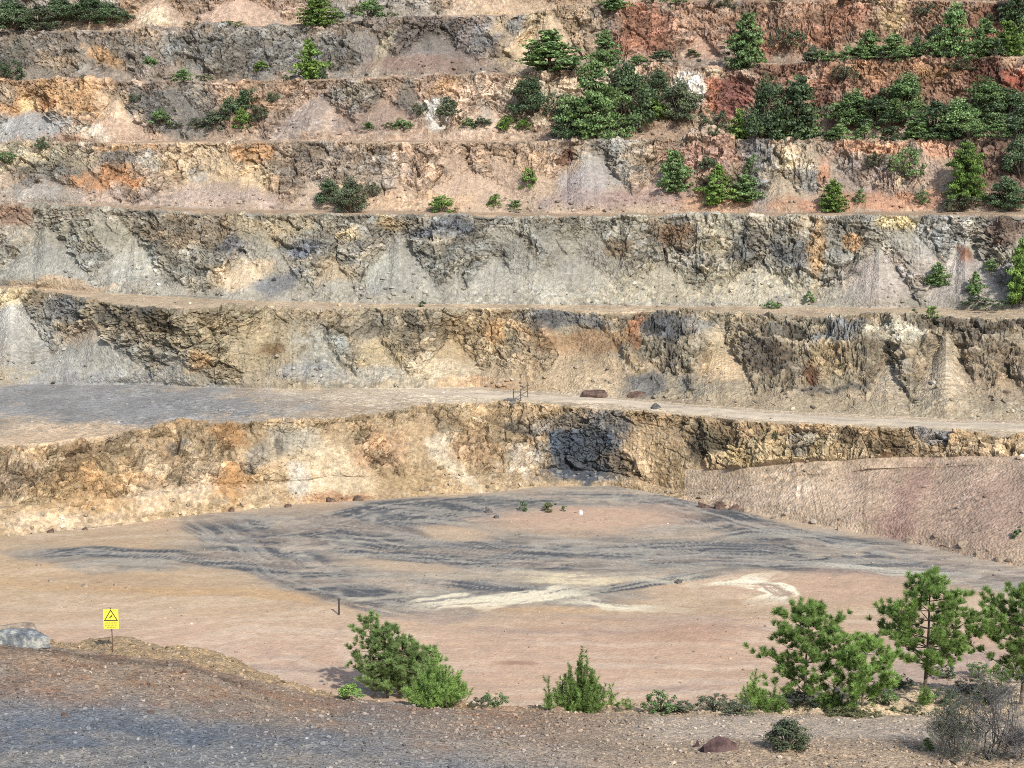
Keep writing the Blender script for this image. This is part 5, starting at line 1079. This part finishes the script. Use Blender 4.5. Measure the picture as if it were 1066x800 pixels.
def box(acc, c, s_, rot=0.):
    c = np.array(c, float); h = np.array(s_, float) / 2
    V = np.array([[i, j, k] for i in (-1, 1) for j in (-1, 1) for k in (-1, 1)]) * h
    if rot: V = V @ np.array([[math.cos(rot), 0, math.sin(rot)], [0, 1, 0], [-math.sin(rot), 0, math.cos(rot)]])  # row vectors
    Fc = np.array([[0, 1, 3], [0, 3, 2], [4, 6, 7], [4, 7, 5], [0, 4, 5], [0, 5, 1], [2, 3, 7], [2, 7, 6], [0, 2, 6], [0, 6, 4], [1, 5, 7], [1, 7, 3]])
    acc.add(V + c, Fc)
p = back(117.5, 680, 0); mpp = m_per_px(p); sr = empty('warning_sign', p, .05)
tag(sr, 'yellow warning sign with a black triangle on a thin rusty post at the left', 'sign')
bw, bh = 15.5 * mpp, 21 * mpp; zt = 48 * mpp; bz = zt - 1.5 * mpp - bh / 2; bx_ = -.6 * mpp
A = Acc(); tube(A, [(0, .02, -.3), (-.3 * mpp, .02, zt * .5), (-.9 * mpp, .02, zt)], [.02, .019, .018], 8); link('post', A.mesh('post', M_rust, False), sr)
A = Acc(); box(A, (bx_, -.012, bz), (bw, .012, bh)); brd = link('board', A.mesh('board', M_yel, False), sr)
A = Acc(); tw = bw * .84; tz = bz + bh * .20; th = tw * .84
P3 = [(-tw / 2, -th / 2), (tw / 2, -th / 2), (0, th / 2)]
for i in range(3):
    a, b = np.array(P3[i]), np.array(P3[(i + 1) % 3]); c = (a + b) / 2; d_ = b - a; L_ = np.linalg.norm(d_)
    box(A, (bx_ + c[0], -.0205 - .0006 * i, tz + c[1]), (L_ + .03, .003, .032), math.atan2(d_[1], d_[0]))
link('triangle_symbol', A.mesh('triangle', M_blk, False), brd)
A = Acc(); tube(A, [(bx_ - .07, -.021, tz - .10), (bx_ - .01, -.021, tz - .06), (bx_ + .03, -.021, tz - .03), (bx_ + .05, -.021, tz + .03)], [.006, .02, .024, .008], 6)
box(A, (bx_ + .02, -.020, tz - .10), (.13, .003, .014)); V0 = A.V[0]; V0[:, 1] = -.0205 + (V0[:, 1] + .021) * .1
link('hazard_symbol', A.mesh('hazard', M_blk, False), brd)
A = Acc()
for r_, (n_, w_) in enumerate([(7, .78), (9, .84), (6, .6)]):
    for i in range(n_):
        cw = bw * w_ / n_; box(A, (bx_ - bw * w_ / 2 + cw * (i + .5), -.0195, bz - bh * (.19 + .11 * r_)), (cw * .68, .003, bh * .05))
link('text_lines', A.mesh('text', M_txt, False), brd)
A = Acc()
for k in (-1, 1): tube(A, [(bx_, -.024, bz + k * bh * .44), (bx_, -.017, bz + k * bh * .44)], [.012, .012], 8)
link('bolt', A.mesh('bolt', M_rust, False), brd)

# ------------------------------------------------------------------ posts
p = back(353, 641, 0); mpp = m_per_px(p); A = Acc(); tube(A, [(0, 0, -.2), (.01, 0, 16.5 * mpp)], [.07, .06], 8); box(A, (.01, 0, 16.8 * mpp), (.18, .14, .05))
tag(link('marker_post', A.mesh('marker_post', worn('dark_post', (.06, .055, .06)), False), None, p), 'short dark marker post standing alone on the pit floor', 'post')
p = back(542, 417.5, 0); mpp = m_per_px(p); fr = empty('fence_remnant', p); tag(fr, 'remnant of a wooden fence of three posts beside the haul road', 'fence')
M_wood = bark_mat('grey_wood', (.07, .06, .05), (.14, .12, .10), 20)
for (a, b_, h_) in [(-7.5, -.0, 12.5), (0, .0, 12), (7.5, 1.2, 14)]:
    A = Acc(); box(A, (a * mpp, b_, h_ * mpp / 2 - .15 + (.25 if b_ else 0)), (.11, .11, h_ * mpp + .3)); link('post', A.mesh('post', M_wood, False), fr)
for (x0, x1, y_b, hz) in [(-7.5, 0, 0, 9.5), (0, 7.5, .6, 11.5), (0, 7.5, .6, 5.5)]:
    A = Acc(); dx = (x1 - x0) * mpp; dy = 1.2 if y_b else 0
    tube(A, [(x0 * mpp, -.07, hz * mpp), (x1 * mpp, dy - .07, hz * mpp + (.3 if y_b else 0))], [.045, .045], 4); link('rail', A.mesh('rail', M_wood, False), fr)

# ------------------------------------------------------------------ loose stones (uncountable): real small stones on the surfaces
_gu = np.sqrt(np.gradient(X, axis=1) ** 2 + np.gradient(D, axis=1) ** 2); _gv = np.sqrt(np.gradient(Z, axis=0) ** 2 + np.gradient(D, axis=0) ** 2)
AREA = _gu * _gv
def scatter(name, rows, density_fn, n, smin, smax, seed, material, bright=1., pw=3.):
    rng = np.random.RandomState(seed); r0, r1 = rows
    ar = AREA[r0:r1, 1:NC - 1]; flat = (ar * (np.abs(PX[r0:r1, 1:NC - 1] - 533) < 640)).ravel().astype(float); cs = np.cumsum(flat); cs /= cs[-1]
    k_ = np.searchsorted(cs, rng.rand(n * 3)); a = r0 + k_ // ar.shape[1]; b = 1 + k_ % ar.shape[1]; a = np.minimum(a, r1 - 1)
    keep = rng.rand(len(a)) < density_fn(a, b); a, b = a[keep][:n], b[keep][:n]; n = len(a)
    P = np.stack([X2[a, b], D2[a, b], Z2[a, b]], 1)
    ta, tb = rng.rand(n, 1), rng.rand(n, 1)
    P = P + ta * (np.stack([X2[a, b + 1], D2[a, b + 1], Z2[a, b + 1]], 1) - P) + tb * (np.stack([X2[a + 1, b], D2[a + 1, b], Z2[a + 1, b]], 1) - P)
    V, Fc = ICO1; nv = len(V)
    s_ = smin + (smax - smin) * rng.rand(n, 1, 1) ** pw
    VV = V[None] * (1 + .35 * rng.normal(size=(n, nv, 1)) * .6) * s_ * (np.array([1, .8, .62]) * (.75 + .5 * rng.rand(n, 1, 3)))
    th = rng.rand(n) * 6.283; c_, q_ = np.cos(th)[:, None], np.sin(th)[:, None]
    x0 = VV[..., 0] * c_ - VV[..., 1] * q_; y0 = VV[..., 0] * q_ + VV[..., 1] * c_
    VV = np.stack([x0, y0, VV[..., 2]], -1) + P[:, None] + np.array([0, 0, 1]) * s_ * .25
    FF = (Fc[None] + np.arange(n)[:, None, None] * nv).reshape(-1, 3)
    cc = C[a, b] * bright * np.exp(.26 * rng.normal(size=(n, 1))); gm = cc.mean(1, keepdims=True); cc = gm + (cc - gm) * (.6 + .5 * rng.rand(n, 1))
    o = link(name, tri_mesh(name, VV.reshape(-1, 3), FF, material, np.repeat(np.clip(cc, .02, .8), nv, 0)))
    o['kind'] = 'stuff'; return o
M_stone = ground_mat('stone', 6., 10., .2, .4, .05)
rowsof = lambda a, b: (int(np.where(K == KI[a])[0][0]), int(np.where(K == KI[b])[0][-1]))
o = scatter('gravel', (28, rowsof('mound', 'mound')[1]), lambda a, b: np.where(PY[a, b] < 830, 1., .3) * (1 - .75 * ((PX[a, b] > 690) & (PY[a, b] > 746) & (PY[a, b] < 774))), 34000, .016, .10, 5, M_stone, .88, 7.)
tag(o, 'loose gravel and pebbles over the foreground slope', 'gravel')
o = scatter('rubble', rowsof('wall1', 'wall6'), lambda a, b: np.where(np.isin(K[a], [KI['wall1'], KI['wall2'], KI['wall3'], KI['wall4'], KI['wall5'], KI['wall6']]), (1 - rockA[a, b]) * np.clip(1.1 - 2.6 * Srow[a], .03, 1) * np.where((K[a] == KI['wall1']) & (PX[a, b] > 700), .2, 1.) * (.25 + .75 * (vnoise(X2[a, b] / 2.5, D2[a, b] / 2.5, 0 * X2[a, b], 8) > .1)), .03), 15000, .04, .34, 6, M_stone, .88, 5.)
tag(o, 'broken stones strewn over the scree and terraces', 'rubble')
o = scatter('pebbles', rowsof('floor', 'floor'), lambda a, b: .15 + .85 * (vnoise(X2[a, b] / 5, D2[a, b] / 5, 0 * X2[a, b], 7) > .15), 2500, .03, .12, 7, M_stone, .8, 6.)
tag(o, 'scattered pebbles on the pit floor', 'pebbles')
